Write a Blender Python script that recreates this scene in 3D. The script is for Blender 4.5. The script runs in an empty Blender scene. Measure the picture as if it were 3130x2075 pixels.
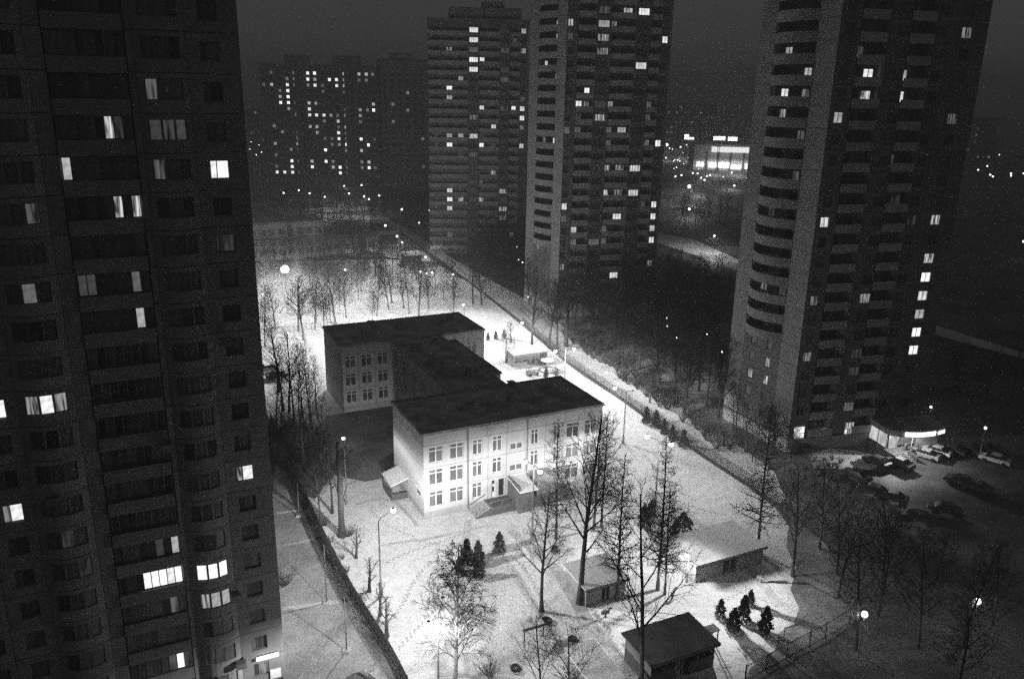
import bpy, math, random
from mathutils import Vector, Matrix
random.seed(11)
S = bpy.context.scene
C = S.collection
R = math.radians

# ------------------------------------------------------------------ camera
cd = bpy.data.cameras.new('camera')
cam = bpy.data.objects.new('camera', cd)
C.objects.link(cam)
cd.sensor_width = 36.0
cd.lens = 29.03
cd.clip_start = 0.5
cd.clip_end = 6000.0
cam.matrix_world = Matrix.Translation((0, 0, 54.0)) @ Matrix.Rotation(R(73.0), 4, 'X') @ Matrix.Rotation(R(1.1), 4, 'Z')
S.camera = cam

# ------------------------------------------------------------------ world, exposure
SKY_NISHITA = 0.012
SKY_GLOW = 0.037
HAZE = 0.0013
W = bpy.data.worlds.new('World')
S.world = W
W.use_nodes = True
W.cycles.sampling_method = 'NONE'
nt = W.node_tree
nt.nodes.clear()
out = nt.nodes.new('ShaderNodeOutputWorld')
sky = nt.nodes.new('ShaderNodeTexSky')
sky.sky_type = 'NISHITA'
sky.sun_disc = False
sky.sun_elevation = R(-6.0)
sky.sun_rotation = R(150)
bw = nt.nodes.new('ShaderNodeRGBToBW')
nt.links.new(sky.outputs[0], bw.inputs[0])
b1 = nt.nodes.new('ShaderNodeBackground')
b1.inputs[1].default_value = SKY_NISHITA
nt.links.new(bw.outputs[0], b1.inputs[0])
b2 = nt.nodes.new('ShaderNodeBackground')       # town glow on the low cloud of a winter night
b2.inputs[0].default_value = (1, 1, 1, 1)
b2.inputs[1].default_value = SKY_GLOW
ad = nt.nodes.new('ShaderNodeAddShader')
nt.links.new(b1.outputs[0], ad.inputs[0])
nt.links.new(b2.outputs[0], ad.inputs[1])
nt.links.new(ad.outputs[0], out.inputs[0])
S.view_settings.view_transform = 'Standard'
S.view_settings.look = 'None'
S.view_settings.exposure = 0.40
S.view_settings.gamma = 1.0
S.view_settings.use_curve_mapping = False
cy = S.cycles
cy.use_denoising = False
cy.max_bounces = 4
cy.diffuse_bounces = 2
cy.glossy_bounces = 1
cy.transmission_bounces = 1
cy.volume_bounces = 0
cy.transparent_max_bounces = 4
cy.sample_clamp_indirect = 0.8
cy.sample_clamp_direct = 4.0
cy.use_light_tree = True
cy.caustics_reflective = False
cy.caustics_refractive = False

# ------------------------------------------------------------------ materials
MATS = {}
def mat(name, g, rough=0.85, var=0.0, scale=2.0, rnd=0.0, bump=0.0, bscale=20.0, spec=0.2, lo=None, stretch=None):
    if name in MATS:
        return MATS[name]
    m = bpy.data.materials.new(name)
    m.use_nodes = True
    t = m.node_tree
    p = t.nodes['Principled BSDF']
    p.inputs['Base Color'].default_value = (g, g, g, 1)
    p.inputs['Roughness'].default_value = rough
    p.inputs['Specular IOR Level'].default_value = spec
    L = t.links.new
    if var or rnd:
        tc = t.nodes.new('ShaderNodeTexCoord')
        nz = t.nodes.new('ShaderNodeTexNoise')
        nz.inputs['Scale'].default_value = scale
        nz.inputs['Detail'].default_value = 6
        nz.inputs['Roughness'].default_value = 0.62
        if stretch:
            mp = t.nodes.new('ShaderNodeMapping')
            mp.inputs['Scale'].default_value = stretch
            L(tc.outputs['Object'], mp.inputs[0])
            L(mp.outputs[0], nz.inputs['Vector'])
        else:
            L(tc.outputs['Object'], nz.inputs['Vector'])
        mr = t.nodes.new('ShaderNodeMapRange')
        mr.inputs['From Min'].default_value = 0.3
        mr.inputs['From Max'].default_value = 0.7
        mr.inputs['To Min'].default_value = g * (1 - var) if lo is None else lo
        mr.inputs['To Max'].default_value = g * (1 + var) if lo is None else g
        L(nz.outputs[0], mr.inputs['Value'])
        last = mr.outputs[0]
        if rnd:
            oi = t.nodes.new('ShaderNodeObjectInfo')
            m2 = t.nodes.new('ShaderNodeMapRange')
            m2.inputs['To Min'].default_value = 1 - rnd
            m2.inputs['To Max'].default_value = 1 + rnd
            L(oi.outputs['Random'], m2.inputs['Value'])
            mu = t.nodes.new('ShaderNodeMath')
            mu.operation = 'MULTIPLY'
            L(last, mu.inputs[0])
            L(m2.outputs[0], mu.inputs[1])
            last = mu.outputs[0]
        L(last, p.inputs['Base Color'])
    if bump:
        n2 = t.nodes.new('ShaderNodeTexNoise')
        n2.inputs['Scale'].default_value = bscale
        n2.inputs['Detail'].default_value = 5
        tc2 = t.nodes.new('ShaderNodeTexCoord')
        L(tc2.outputs['Object'], n2.inputs['Vector'])
        bp = t.nodes.new('ShaderNodeBump')
        bp.inputs['Strength'].default_value = bump
        bp.inputs['Distance'].default_value = 0.15
        L(n2.outputs[0], bp.inputs['Height'])
        L(bp.outputs[0], p.inputs['Normal'])
    MATS[name] = m
    return m

def glow(name, s, stripes=0.0, lo=0.15, fx=5.0, rnd=0.25):
    """a lit surface: curtains and blinds let the room's light out in uneven vertical stripes"""
    if name in MATS:
        return MATS[name]
    m = bpy.data.materials.new(name)
    m.use_nodes = True
    m.cycles.emission_sampling = 'NONE'
    t = m.node_tree
    t.nodes.clear()
    L = t.links.new
    o = t.nodes.new('ShaderNodeOutputMaterial')
    e = t.nodes.new('ShaderNodeEmission')
    e.inputs[1].default_value = s
    L(e.outputs[0], o.inputs[0])
    if stripes:
        tc = t.nodes.new('ShaderNodeTexCoord')
        oi = t.nodes.new('ShaderNodeObjectInfo')
        mp = t.nodes.new('ShaderNodeMapping')
        mp.inputs['Scale'].default_value = (fx, fx, 0.45)
        L(tc.outputs['Object'], mp.inputs[0])
        mu = t.nodes.new('ShaderNodeMath')
        mu.operation = 'MULTIPLY'
        mu.inputs[1].default_value = 97.0
        L(oi.outputs['Random'], mu.inputs[0])
        cb = t.nodes.new('ShaderNodeCombineXYZ')
        L(mu.outputs[0], cb.inputs[0])
        L(cb.outputs[0], mp.inputs['Location'])
        nz = t.nodes.new('ShaderNodeTexNoise')
        nz.inputs['Scale'].default_value = 1.0
        nz.inputs['Detail'].default_value = 2
        L(mp.outputs[0], nz.inputs['Vector'])
        mr = t.nodes.new('ShaderNodeMapRange')
        mr.inputs['From Min'].default_value = 0.38
        mr.inputs['From Max'].default_value = 0.60
        mr.inputs['To Min'].default_value = s * lo
        mr.inputs['To Max'].default_value = s
        L(nz.outputs[0], mr.inputs['Value'])
        pk = t.nodes.new('ShaderNodeMapRange')          # some rooms have plain blinds instead of parted curtains
        pk.inputs['From Min'].default_value = 0.55
        pk.inputs['From Max'].default_value = 0.7
        L(oi.outputs['Random'], pk.inputs['Value'])
        n9 = t.nodes.new('ShaderNodeTexNoise')
        n9.inputs['Scale'].default_value = 1.6
        L(tc.outputs['Object'], n9.inputs['Vector'])
        r9 = t.nodes.new('ShaderNodeMapRange')
        r9.inputs['From Min'].default_value = 0.3
        r9.inputs['From Max'].default_value = 0.6
        r9.inputs['To Min'].default_value = s * 0.45
        r9.inputs['To Max'].default_value = s * 0.85
        L(n9.outputs[0], r9.inputs['Value'])
        mx9 = t.nodes.new('ShaderNodeMix')
        L(pk.outputs[0], mx9.inputs[0])
        L(mr.outputs[0], mx9.inputs[2])
        L(r9.outputs[0], mx9.inputs[3])
        mr = mx9
        m2 = t.nodes.new('ShaderNodeMapRange')
        m2.inputs['To Min'].default_value = 1 - rnd
        m2.inputs['To Max'].default_value = 1 + rnd
        L(oi.outputs['Random'], m2.inputs['Value'])
        m3 = t.nodes.new('ShaderNodeMath')
        m3.operation = 'MULTIPLY'
        L(mr.outputs[0], m3.inputs[0])
        L(m2.outputs[0], m3.inputs[1])
        L(m3.outputs[0], e.inputs[1])
    MATS[name] = m
    return m

def snow_mat(name, g, lo, grass=0.0, scale=0.35):
    """trodden snow: broad tone changes, fine speckle of grass and twigs through it, tracks"""
    m = bpy.data.materials.new(name)
    m.use_nodes = True
    t = m.node_tree
    p = t.nodes['Principled BSDF']
    p.inputs['Roughness'].default_value = 0.7
    p.inputs['Specular IOR Level'].default_value = 0.15
    L = t.links.new
    tc = t.nodes.new('ShaderNodeTexCoord')
    def noise(sc, det, lo_, hi_, a, b, rough=0.6):
        nz = t.nodes.new('ShaderNodeTexNoise')
        nz.inputs['Scale'].default_value = sc
        nz.inputs['Detail'].default_value = det
        nz.inputs['Roughness'].default_value = rough
        L(tc.outputs['Object'], nz.inputs['Vector'])
        mr = t.nodes.new('ShaderNodeMapRange')
        mr.inputs['From Min'].default_value = lo_
        mr.inputs['From Max'].default_value = hi_
        mr.inputs['To Min'].default_value = a
        mr.inputs['To Max'].default_value = b
        L(nz.outputs[0], mr.inputs['Value'])
        return nz, mr
    n1, r1 = noise(scale * 0.25, 4, 0.35, 0.65, lo, g)
    n2, r2 = noise(scale * 9, 6, 0.36, 0.52, 1 - grass, 1.0, 0.75)
    n3, r3 = noise(scale * 1.7, 5, 0.40, 0.52, 0.86, 1.0)
    mu = t.nodes.new('ShaderNodeMath')
    mu.operation = 'MULTIPLY'
    L(r1.outputs[0], mu.inputs[0])
    L(r2.outputs[0], mu.inputs[1])
    m2 = t.nodes.new('ShaderNodeMath')
    m2.operation = 'MULTIPLY'
    L(mu.outputs[0], m2.inputs[0])
    L(r3.outputs[0], m2.inputs[1])
    L(m2.outputs[0], p.inputs['Base Color'])
    bp = t.nodes.new('ShaderNodeBump')
    bp.inputs['Strength'].default_value = 0.5
    bp.inputs['Distance'].default_value = 0.25
    L(n3.outputs[0], bp.inputs['Height'])
    L(bp.outputs[0], p.inputs['Normal'])
    MATS[name] = m
    return m

def panel_mat(name, g, var=0.12, rnd=0.10):
    return mat(name, g, 0.9, var, 0.9, rnd, bump=0.15, bscale=9)

M_LEFT = panel_mat('painted concrete panel', 0.21, 0.16, 0.12)
M_LEFT_DARK = panel_mat('dark painted ground floor panel', 0.20)
M_TOWER = panel_mat('grey tower panel', 0.15)
M_PALE = panel_mat('pale tower panel', 0.27)
M_PARAPET = panel_mat('balcony parapet panel', 0.42)
M_PARAPET_DIM = panel_mat('balcony parapet paint', 0.34)
M_CORE = mat('loggia plaster', 0.26, 0.9, 0.2, 0.7)  # one plaster tone for loggia back walls, party walls and plinths
M_FRAME = mat('white window frame', 0.45, 0.6)
M_FRAME_DIM = mat('worn window frame', 0.15, 0.6, 0.2, 1.0, rnd=0.3)
M_GLASS = mat('night window glass', 0.085, 0.22, 0.5, 1.2, rnd=0.6, spec=0.5, stretch=(3, 3, 0.4))
M_GLASS_SCHOOL = mat('curtained school glass', 0.12, 0.25, 0.35, 3.0, rnd=0.35, spec=0.5, stretch=(3, 3, 0.5))
M_GLASS_DARK = mat('dark school glass', 0.03, 0.2, spec=0.5)
M_SCHOOL = panel_mat('white school panel', 0.52, 0.10, 0.05)
M_PLINTH = mat('grey plinth', 0.40, 0.9, 0.15, 1.5)
M_ROOF = mat('bitumen roof with thin snow', 0.55, 0.85, 0.5, 0.42, lo=0.14)
M_SHEDROOF = mat('dark shed roofing', 0.06, 0.85, 0.3, 0.6)
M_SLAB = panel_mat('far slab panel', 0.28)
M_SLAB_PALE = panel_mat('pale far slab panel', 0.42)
M_ROOF_SNOW = mat('thin snow on a shed roof', 0.42, 0.8, 0.15, 1.2)
M_SNOWROOF = mat('snow covered roof', 0.75, 0.8, 0.08, 1.5)
M_BARK = mat('dark bark', 0.045, 0.95, 0.4, 3.0)
M_TWIG = mat('bare twigs', 0.05, 0.95)
M_BIRCH = mat('birch bark', 0.42, 0.85, lo=0.06, var=0.5, scale=2.2, stretch=(1.2, 1.2, 3.5))
M_THUJA = mat('dark evergreen', 0.035, 0.9, 0.4, 3.0)
M_METAL = mat('dark grey metal', 0.07, 0.55, spec=0.4)
M_POLE = mat('galvanised pole', 0.16, 0.55, spec=0.4)
M_FENCE = mat('fence bars', 0.05, 0.6)
M_WOOD = mat('weathered wood', 0.13, 0.9, 0.3, 4.0)
M_SHED = mat('painted shed wall', 0.22, 0.9, 0.2, 1.5)
M_BRICK = mat('dark rendered porch', 0.10, 0.9, 0.25, 1.2)
M_CAR = mat('dark car paint', 0.03, 0.3, spec=0.5)
M_CAR_PALE = mat('pale car paint', 0.45, 0.35, spec=0.5)
M_CARGLASS = mat('car glass', 0.015, 0.1, spec=0.5)
M_TYRE = mat('tyre rubber', 0.02, 0.9)
M_LAMP = glow('lamp glass', 6.0)
M_LAMP_FAR = glow('distant lamp glass', 3.2)
M_LIT = {
    5: glow('brightly lit room', 1.25, 0.4, lo=0.62, fx=2.0, rnd=0.1),
    4: glow('lit room behind curtains', 0.80, 1.0, lo=0.03, fx=5.5, rnd=0.45),
    3: glow('half lit room behind curtains', 0.34, 1.0, lo=0.03, fx=4.0, rnd=0.5),
    2: glow('dim room behind curtains', 0.11, 1.0, lo=0.12, fx=3.5, rnd=0.3),
    7: glow('far lit room', 2.1, 1.0, lo=0.5, fx=3.0, rnd=0.3),
    6: glow('far half lit room', 0.7, 1.0, lo=0.4, fx=3.0, rnd=0.4),
    8: glow('far dim room', 0.25, 1.0, lo=0.4, fx=3.0, rnd=0.4),
    1: glow('very dim room', 0.045, 1.0, lo=0.15, fx=3.0, rnd=0.3),
}

# ------------------------------------------------------------------ mesh helpers
class MB:
    def __init__(s):
        s.v, s.f, s.m = [], [], []
    def face(s, pts, mi=0):
        b = len(s.v)
        s.v += [tuple(p) for p in pts]
        s.f.append(tuple(range(b, b + len(pts))))
        s.m.append(mi)
        return s
    def box(s, x0, y0, z0, x1, y1, z1, mi=0, T=None):
        P = [(x0, y0, z0), (x1, y0, z0), (x1, y1, z0), (x0, y1, z0), (x0, y0, z1), (x1, y0, z1), (x1, y1, z1), (x0, y1, z1)]
        if T is not None:
            P = [tuple(T @ Vector(p)) for p in P]
        b = len(s.v)
        s.v += P
        for q in ((0, 3, 2, 1), (4, 5, 6, 7), (0, 1, 5, 4), (1, 2, 6, 5), (2, 3, 7, 6), (3, 0, 4, 7)):
            s.f.append(tuple(b + i for i in q))
            s.m.append(mi)
        return s
    def prism(s, poly, z0, z1, mi=0):
        n = len(poly)
        b = len(s.v)
        s.v += [(x, y, z0) for x, y in poly] + [(x, y, z1) for x, y in poly]
        s.f.append(tuple(b + n + i for i in range(n)))
        s.m.append(mi)
        s.f.append(tuple(b + n - 1 - i for i in range(n)))
        s.m.append(mi)
        for i in range(n):
            j = (i + 1) % n
            s.f.append((b + i, b + j, b + n + j, b + n + i))
            s.m.append(mi)
        return s
    def tube(s, pts, rad, n=6, mi=0, cap=True):
        pts = [Vector(p) for p in pts]
        k = len(pts)
        b = len(s.v)
        for i in range(k):
            d = (pts[min(i + 1, k - 1)] - pts[max(i - 1, 0)])
            if d.length < 1e-6:
                d = Vector((0, 0, 1))
            d.normalize()
            a = d.cross(Vector((0.31, 0.92, 0.11)) if abs(d.y) < 0.9 else Vector((1, 0, 0))).normalized()
            c = d.cross(a)
            r = rad[i] if isinstance(rad, (list, tuple)) else rad
            for j in range(n):
                w = 2 * math.pi * j / n
                q = pts[i] + (a * math.cos(w) + c * math.sin(w)) * r
                s.v.append((q.x, q.y, q.z))
        for i in range(k - 1):
            for j in range(n):
                j2 = (j + 1) % n
                s.f.append((b + i * n + j, b + i * n + j2, b + (i + 1) * n + j2, b + (i + 1) * n + j))
                s.m.append(mi)
        if cap:
            s.f.append(tuple(b + n - 1 - j for j in range(n)))
            s.m.append(mi)
            s.f.append(tuple(b + (k - 1) * n + j for j in range(n)))
            s.m.append(mi)
        return s
    def ball(s, c, r, n=10, mi=0, squash=1.0):
        b = len(s.v)
        rings = n // 2
        for i in range(rings + 1):
            a = math.pi * i / rings
            for j in range(n):
                w = 2 * math.pi * j / n
                s.v.append((c[0] + r * math.sin(a) * math.cos(w), c[1] + r * math.sin(a) * math.sin(w), c[2] + r * squash * math.cos(a)))
        for i in range(rings):
            for j in range(n):
                j2 = (j + 1) % n
                s.f.append((b + i * n + j, b + (i + 1) * n + j, b + (i + 1) * n + j2, b + i * n + j2))
                s.m.append(mi)
        return s
    def mesh(s, name, mats):
        me = bpy.data.meshes.new(name)
        me.from_pydata(s.v, [], s.f)
        if not isinstance(mats, (list, tuple)):
            mats = [mats]
        for m in mats:
            me.materials.append(m)
        if len(mats) > 1:
            me.polygons.foreach_set('material_index', s.m)
        return me

def tag(o, label=None, cat=None, group=None, kind=None):
    if label: o['label'] = label
    if cat: o['category'] = cat
    if group: o['group'] = group
    if kind: o['kind'] = kind
    return o

def part(name, me, parent=None, M=None, label=None):
    o = bpy.data.objects.new(name, me)
    C.objects.link(o)
    if parent is not None:
        o.parent = parent
    if M is not None:
        o.matrix_basis = M
    if label:
        o['label'] = label
    return o

def thing(name, label, cat, loc=(0, 0, 0), rz=0.0, group=None):
    o = bpy.data.objects.new(name, None)
    C.objects.link(o)
    o.location = loc
    o.rotation_euler = (0, 0, rz)
    return tag(o, label, cat, group)

def copy_tree(o, parent=None):
    c = o.copy()
    C.objects.link(c)
    if parent is not None:
        c.parent = parent
    for ch in list(o.children):
        copy_tree(ch, c)
    return c

def structure(name, me, loc=(0, 0, 0)):
    o = part(name, me)
    o.location = loc
    o['kind'] = 'structure'
    return o

def sheet(name, poly, z, m):
    b = MB()
    b.face([(x, y, z) for x, y in poly])
    return structure(name, b.mesh(name, m))

def rot(a):
    return Matrix.Rotation(a, 4, 'Z')
def tr(x, y, z):
    return Matrix.Translation((x, y, z))
GRID = R(26.1)

# ------------------------------------------------------------------ light of the street lamps
LIGHTS = {}
LAMP_GAIN = 0.31
def lamp_data(power, radius=0.14, up=0.10, cut=0.03):
    key = (power, radius, up, cut)
    if key in LIGHTS:
        return LIGHTS[key]
    ld = bpy.data.lights.new('lamp_light', 'POINT')
    ld.energy = power * LAMP_GAIN
    ld.shadow_soft_size = radius
    ld.use_nodes = True
    t = ld.node_tree
    t.nodes.clear()
    L = t.links.new
    o = t.nodes.new('ShaderNodeOutputLight')
    e = t.nodes.new('ShaderNodeEmission')
    L(e.outputs[0], o.inputs[0])
    g = t.nodes.new('ShaderNodeNewGeometry')
    sp = t.nodes.new('ShaderNodeSeparateXYZ')
    L(g.outputs['Incoming'], sp.inputs[0])
    c = t.nodes.new('ShaderNodeMath'); c.operation = 'MULTIPLY'; c.inputs[1].default_value = -1.0
    L(sp.outputs[2], c.inputs[0])
    mx = t.nodes.new('ShaderNodeMath'); mx.operation = 'MAXIMUM'; mx.inputs[1].default_value = 0.33
    L(c.outputs[0], mx.inputs[0])
    pw = t.nodes.new('ShaderNodeMath'); pw.operation = 'POWER'; pw.inputs[1].default_value = -2.1     # street lantern: throws wide
    L(mx.outputs[0], pw.inputs[0])
    sm = t.nodes.new('ShaderNodeMapRange'); sm.interpolation_type = 'SMOOTHSTEP'
    sm.inputs['From Min'].default_value = cut
    sm.inputs['From Max'].default_value = 0.36
    sm.inputs['To Min'].default_value = up / 8.0
    sm.inputs['To Max'].default_value = 1.0
    L(c.outputs[0], sm.inputs['Value'])
    mu = t.nodes.new('ShaderNodeMath'); mu.operation = 'MULTIPLY'
    L(pw.outputs[0], mu.inputs[0])
    L(sm.outputs[0], mu.inputs[1])
    L(mu.outputs[0], e.inputs[1])
    LIGHTS[key] = ld
    return ld


# ------------------------------------------------------------------ facade pieces
CACHE = {}
def cached(key, fn):
    if key not in CACHE:
        CACHE[key] = fn()
    return CACHE[key]

def panel_mesh(w, h, holes, t, mats):
    """one wall panel w x h with openings (x0, x1, z0, z1), all openings on one row; 25 mm joint all round"""
    def make():
        g = 0.025
        b = MB()
        x0, x1, z0, z1 = g, w - g, g, h - g
        def slab(a, c, d, e):
            b.box(a, 0, d, c, t, e)
        if not holes:
            slab(x0, x1, z0, z1)
        else:
            za, zb = holes[0][2], holes[0][3]
            slab(x0, x1, z0, za)
            slab(x0, x1, zb, z1)
            cur = x0
            for hx in holes:
                slab(cur, hx[0], za, zb)
                cur = hx[1]
            slab(cur, x1, za, zb)
        return b.mesh('wall_panel', mats)
    return cached(('panel', w, h, tuple(holes), t, mats.name), make)

def frame_mesh(w, h, divs, transom, m, t=0.06, sill=True):
    def make():
        b = MB()
        b.box(0, 0, 0, w, 0.09, t).box(0, 0, h - t, w, 0.09, h).box(0, 0, t, t, 0.09, h - t).box(w - t, 0, t, w, 0.09, h - t)
        for d in divs:
            b.box(w * d - t * 0.6, 0.003, t, w * d + t * 0.6, 0.087, h - t)
        if transom:
            b.box(t, 0.006, h * transom - t * 0.6, w - t, 0.084, h * transom + t * 0.6)
        if sill:
            b.box(-0.05, -0.16, -0.05, w + 0.05, 0.0, -0.005)
        return b.mesh('window', m)
    return cached(('frame', round(w, 3), round(h, 3), tuple(divs), transom, m.name, t, sill), make)

def pane_mesh(w, h, m):
    def make():
        b = MB()
        b.box(0, 0, 0, w, 0.012, h)
        return b.mesh('pane', m)
    return cached(('pane', round(w, 3), round(h, 3), m.name), make)

def window(root, M, w, h, divs=(), glass=None, fm=None, transom=None, each=False, sill=True, t=0.06, glass_list=None):
    """M puts the window's lower corner in its wall; thing > window > pane"""
    fr = part('window', frame_mesh(w, h, divs, transom, fm or M_FRAME_DIM, t, sill), root, M)
    if each:
        cuts = [0.0] + list(divs) + [1.0]
        for i in range(len(cuts) - 1):
            a = w * cuts[i] + (t if i == 0 else t * 0.6)
            c = w * cuts[i + 1] - (t if i == len(cuts) - 2 else t * 0.6)
            g = glass_list[i % len(glass_list)] if glass_list else glass
            if transom:
                zt = h * transom
                part('pane', pane_mesh(c - a, zt - t * 1.6, g), fr, tr(a, 0.045, t))
                part('pane', pane_mesh(c - a, h - zt - t * 1.6, M_GLASS_SCHOOL if g is M_GLASS_DARK else g), fr, tr(a, 0.045, zt + t * 0.6))
            else:
                part('pane', pane_mesh(c - a, h - 2 * t, g), fr, tr(a, 0.045, t))
    else:
        part('pane', pane_mesh(w - 2 * t, h - 2 * t, glass or M_GLASS), fr, tr(t, 0.045, t))
    return fr

def bay_mesh(w, h, bulge, z0, z1, m, thick=0.18, cap=True, seg=8, t0=0.0, t1=1.0):
    """a strip of the curved bay front, bulging out of the wall"""
    def make():
        b = MB()
        prev = None
        for i in range(seg + 1):
            s = t0 + (t1 - t0) * i / seg
            x = w * s
            y = -bulge * 4 * s * (1 - s) - 0.02
            if prev:
                px, py = prev
                P = [(px, py), (x, y), (x, y + thick), (px, py + thick)]
                b.face([(*P[0], z0), (*P[1], z0), (*P[1], z1), (*P[0], z1)])
                b.face([(*P[3], z1), (*P[2], z1), (*P[2], z0), (*P[3], z0)])
                b.face([(*P[0], z1), (*P[1], z1), (*P[2], z1), (*P[3], z1)])
                b.face([(*P[3], z0), (*P[2], z0), (*P[1], z0), (*P[0], z0)])
            prev = (x, y)
        if cap:                                      # floor slab of the bay
            pts = []
            for i in range(seg + 1):
                s = t0 + (t1 - t0) * i / seg
                pts.append((w * s, -bulge * 4 * s * (1 - s)))
            pts += [(w * t1, 0.3), (w * t0, 0.3)]
            b.prism([(x, y + 0.01) for x, y in pts], z0 + 0.02, z0 + 0.16)
        return b.mesh('balcony_parapet', m)
    return cached(('bay', w, h, bulge, z0, z1, m.name, t0, t1, cap), make)

def storeys(root, F, z0, st, k0, k1, cols, lit, pm, glass=None, fm=None, depth=1.5):
    """builds a facade storey by storey, column by column; F is the wall's frame (x along it, -y outward)
    lit: {(column, storey): level or [levels per window]}"""
    glass = glass or M_GLASS
    core = MB()
    ends = [c['u0'] for c in cols] + [cols[-1]['u1']]
    for ci, c in enumerate(cols):
        w = round(c['u1'] - c['u0'], 3)
        kind = c['kind']
        fins = kind in ('loggia', 'bay')
        ka, kb = c.get('k0', k0), c.get('k1', k1)
        if fins:
            core.box(c['u0'], 0.31, z0 + ka * st, c['u0'] + 0.12, depth, z0 + kb * st)
            core.box(c['u1'] - 0.12, 0.31, z0 + ka * st, c['u1'], depth, z0 + kb * st)
        for k in range(ka, kb):
            zb = z0 + k * st
            M = F @ tr(c['u0'], 0, zb)
            wins = c.get('wins', [])
            lv = lit.get((ci, k), 0)
            def lv_of(j):
                q = lv[j] if isinstance(lv, (list, tuple)) else lv
                return q
            if kind == 'wall':
                m = c.get('m', pm)
                if k < c.get('dark_below', -99):
                    m = M_LEFT_DARK
                holes = [(x, x + ww, c['sill'], c['sill'] + c['h']) for x, ww, n in wins]
                part('wall_panel', panel_mesh(w, st, holes, 0.3, m), root, M)
                for j, (x, ww, n) in enumerate(wins):
                    lvl = lv_of(j)
                    g = glass if isinstance(lvl, list) or not lvl else M_LIT[lvl]
                    divs = c.get('divs') or [i / n for i in range(1, n)]
                    window(root, M @ tr(x, 0.13, c['sill']), ww, c['h'], divs, g, fm, c.get('transom'), c.get('each', False), sill=c.get('ledge', True), t=c.get('ft', 0.06), glass_list=[M_LIT[q] if q else glass for q in lvl] if isinstance(lvl, list) else None)
            elif kind == 'loggia':
                ph = c.get('ph', 1.25)
                part('balcony_parapet', cached(('par', w, ph, c.get('pm', M_PARAPET_DIM).name), lambda: MB().box(0.06, -0.22, -0.12, w - 0.06, -0.08, ph - 0.12).box(0.06, -0.075, -0.12, w - 0.06, depth, 0.04).mesh('balcony_parapet', c.get('pm', M_PARAPET_DIM))), root, M)
                if c.get('glazed'):
                    n = c['glazed']
                    divs = [i / n for i in range(1, n)]
                    gl = [M_LIT[q] if q else glass for q in (lv if isinstance(lv, (list, tuple)) else [lv] * n)]
                    window(root, M @ tr(0.12, 0.0, ph - 0.08), w - 0.24, st - ph - 0.08, divs, glass, fm, None, True, sill=False, glass_list=gl)
                else:
                    holes = [(x, x + ww, c['sill'], c['sill'] + c['h']) for x, ww, n in wins]
                    part('back_wall', panel_mesh(w, st, holes, 0.2, M_CORE), root, M @ tr(0, depth - 0.3, 0))
                    for j, (x, ww, n) in enumerate(wins):
                        q = lv_of(j)
                        window(root, M @ tr(x, depth - 0.24, c['sill']), ww, c['h'], [i / n for i in range(1, n)], M_LIT[q] if q else glass, fm, None, False, sill=False)
            elif kind == 'bay':
                ph = c.get('ph', 1.42)
                part('balcony_parapet', bay_mesh(w, st, c['bulge'], -0.14, ph - 0.14, c.get('pm', M_PARAPET)), root, M)
                holes = [(x, x + ww, c['sill'], c['sill'] + c['h']) for x, ww, n in wins]
                part('back_wall', panel_mesh(w, st, holes, 0.2, M_CORE), root, M @ tr(0, depth - 0.3, 0))
                for j, (x, ww, n) in enumerate(wins):
                    q = lv_of(j)
                    window(root, M @ tr(x, depth - 0.24, c['sill']), ww, c['h'], [i / n for i in range(1, n)], M_LIT[q] if q else glass, fm, None, False, sill=False)
            elif kind == 'glassbay':
                b = c['bulge']
                m = M_LEFT_DARK if k < c.get('dark_below', -99) else pm
                def mk():
                    q = MB()
                    src = [bay_mesh(w, st, b, 0.025, 0.92, m, 0.2, False), bay_mesh(w, st, b, 2.42, st - 0.025, m, 0.2, False),
                           bay_mesh(w, st, b, 0.925, 2.415, m, 0.2, False, 2, 0.0, 0.13), bay_mesh(w, st, b, 0.925, 2.415, m, 0.2, False, 2, 0.87, 1.0)]
                    for me in src:
                        o = len(q.v)
                        q.v += [tuple(v.co) for v in me.vertices]
                        for p in me.polygons:
                            q.f.append(tuple(o + i for i in p.vertices))
                            q.m.append(0)
                    return q.mesh('bay_panel', m)
                part('bay_panel', cached(('baypanel', w, b, m.name), mk), root, M)
                cuts = [0.13, 0.385, 0.64, 0.87]
                P = [(w * s, -b * 4 * s * (1 - s) + 0.05) for s in cuts]
                lvl = lv if isinstance(lv, (list, tuple)) else [lv] * 3
                first = None
                def mkf():
                    q = MB()
                    for i in range(3):
                        (ax, ay), (bx, by) = P[i], P[i + 1]
                        L = math.hypot(bx - ax, by - ay)
                        T = tr(ax, ay, 0.925) @ rot(math.atan2(by - ay, bx - ax))
                        q.box(0, 0, 0, L, 0.08, 0.06, T=T).box(0, 0, 1.43, L, 0.08, 1.49, T=T).box(0, 0, 0.06, 0.09, 0.08, 1.43, T=T).box(L - 0.09, 0, 0.06, L, 0.08, 1.43, T=T)
                    return q.mesh('window', fm or M_FRAME_DIM)
                fr = part('window', cached(('bayframe', w, b, (fm or M_FRAME_DIM).name), mkf), root, M)
                for i in range(3):
                    (ax, ay), (bx, by) = P[i], P[i + 1]
                    L = math.hypot(bx - ax, by - ay)
                    g = M_LIT[lvl[i]] if lvl[i] else glass
                    part('pane', pane_mesh(L - 0.18, 1.37, g), fr, tr(ax, ay, 0.985) @ rot(math.atan2(by - ay, bx - ax)) @ tr(0.09, 0.035, 0))
    if core.v:
        part('party_wall', core.mesh('party_wall', M_CORE), root, F)

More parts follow.
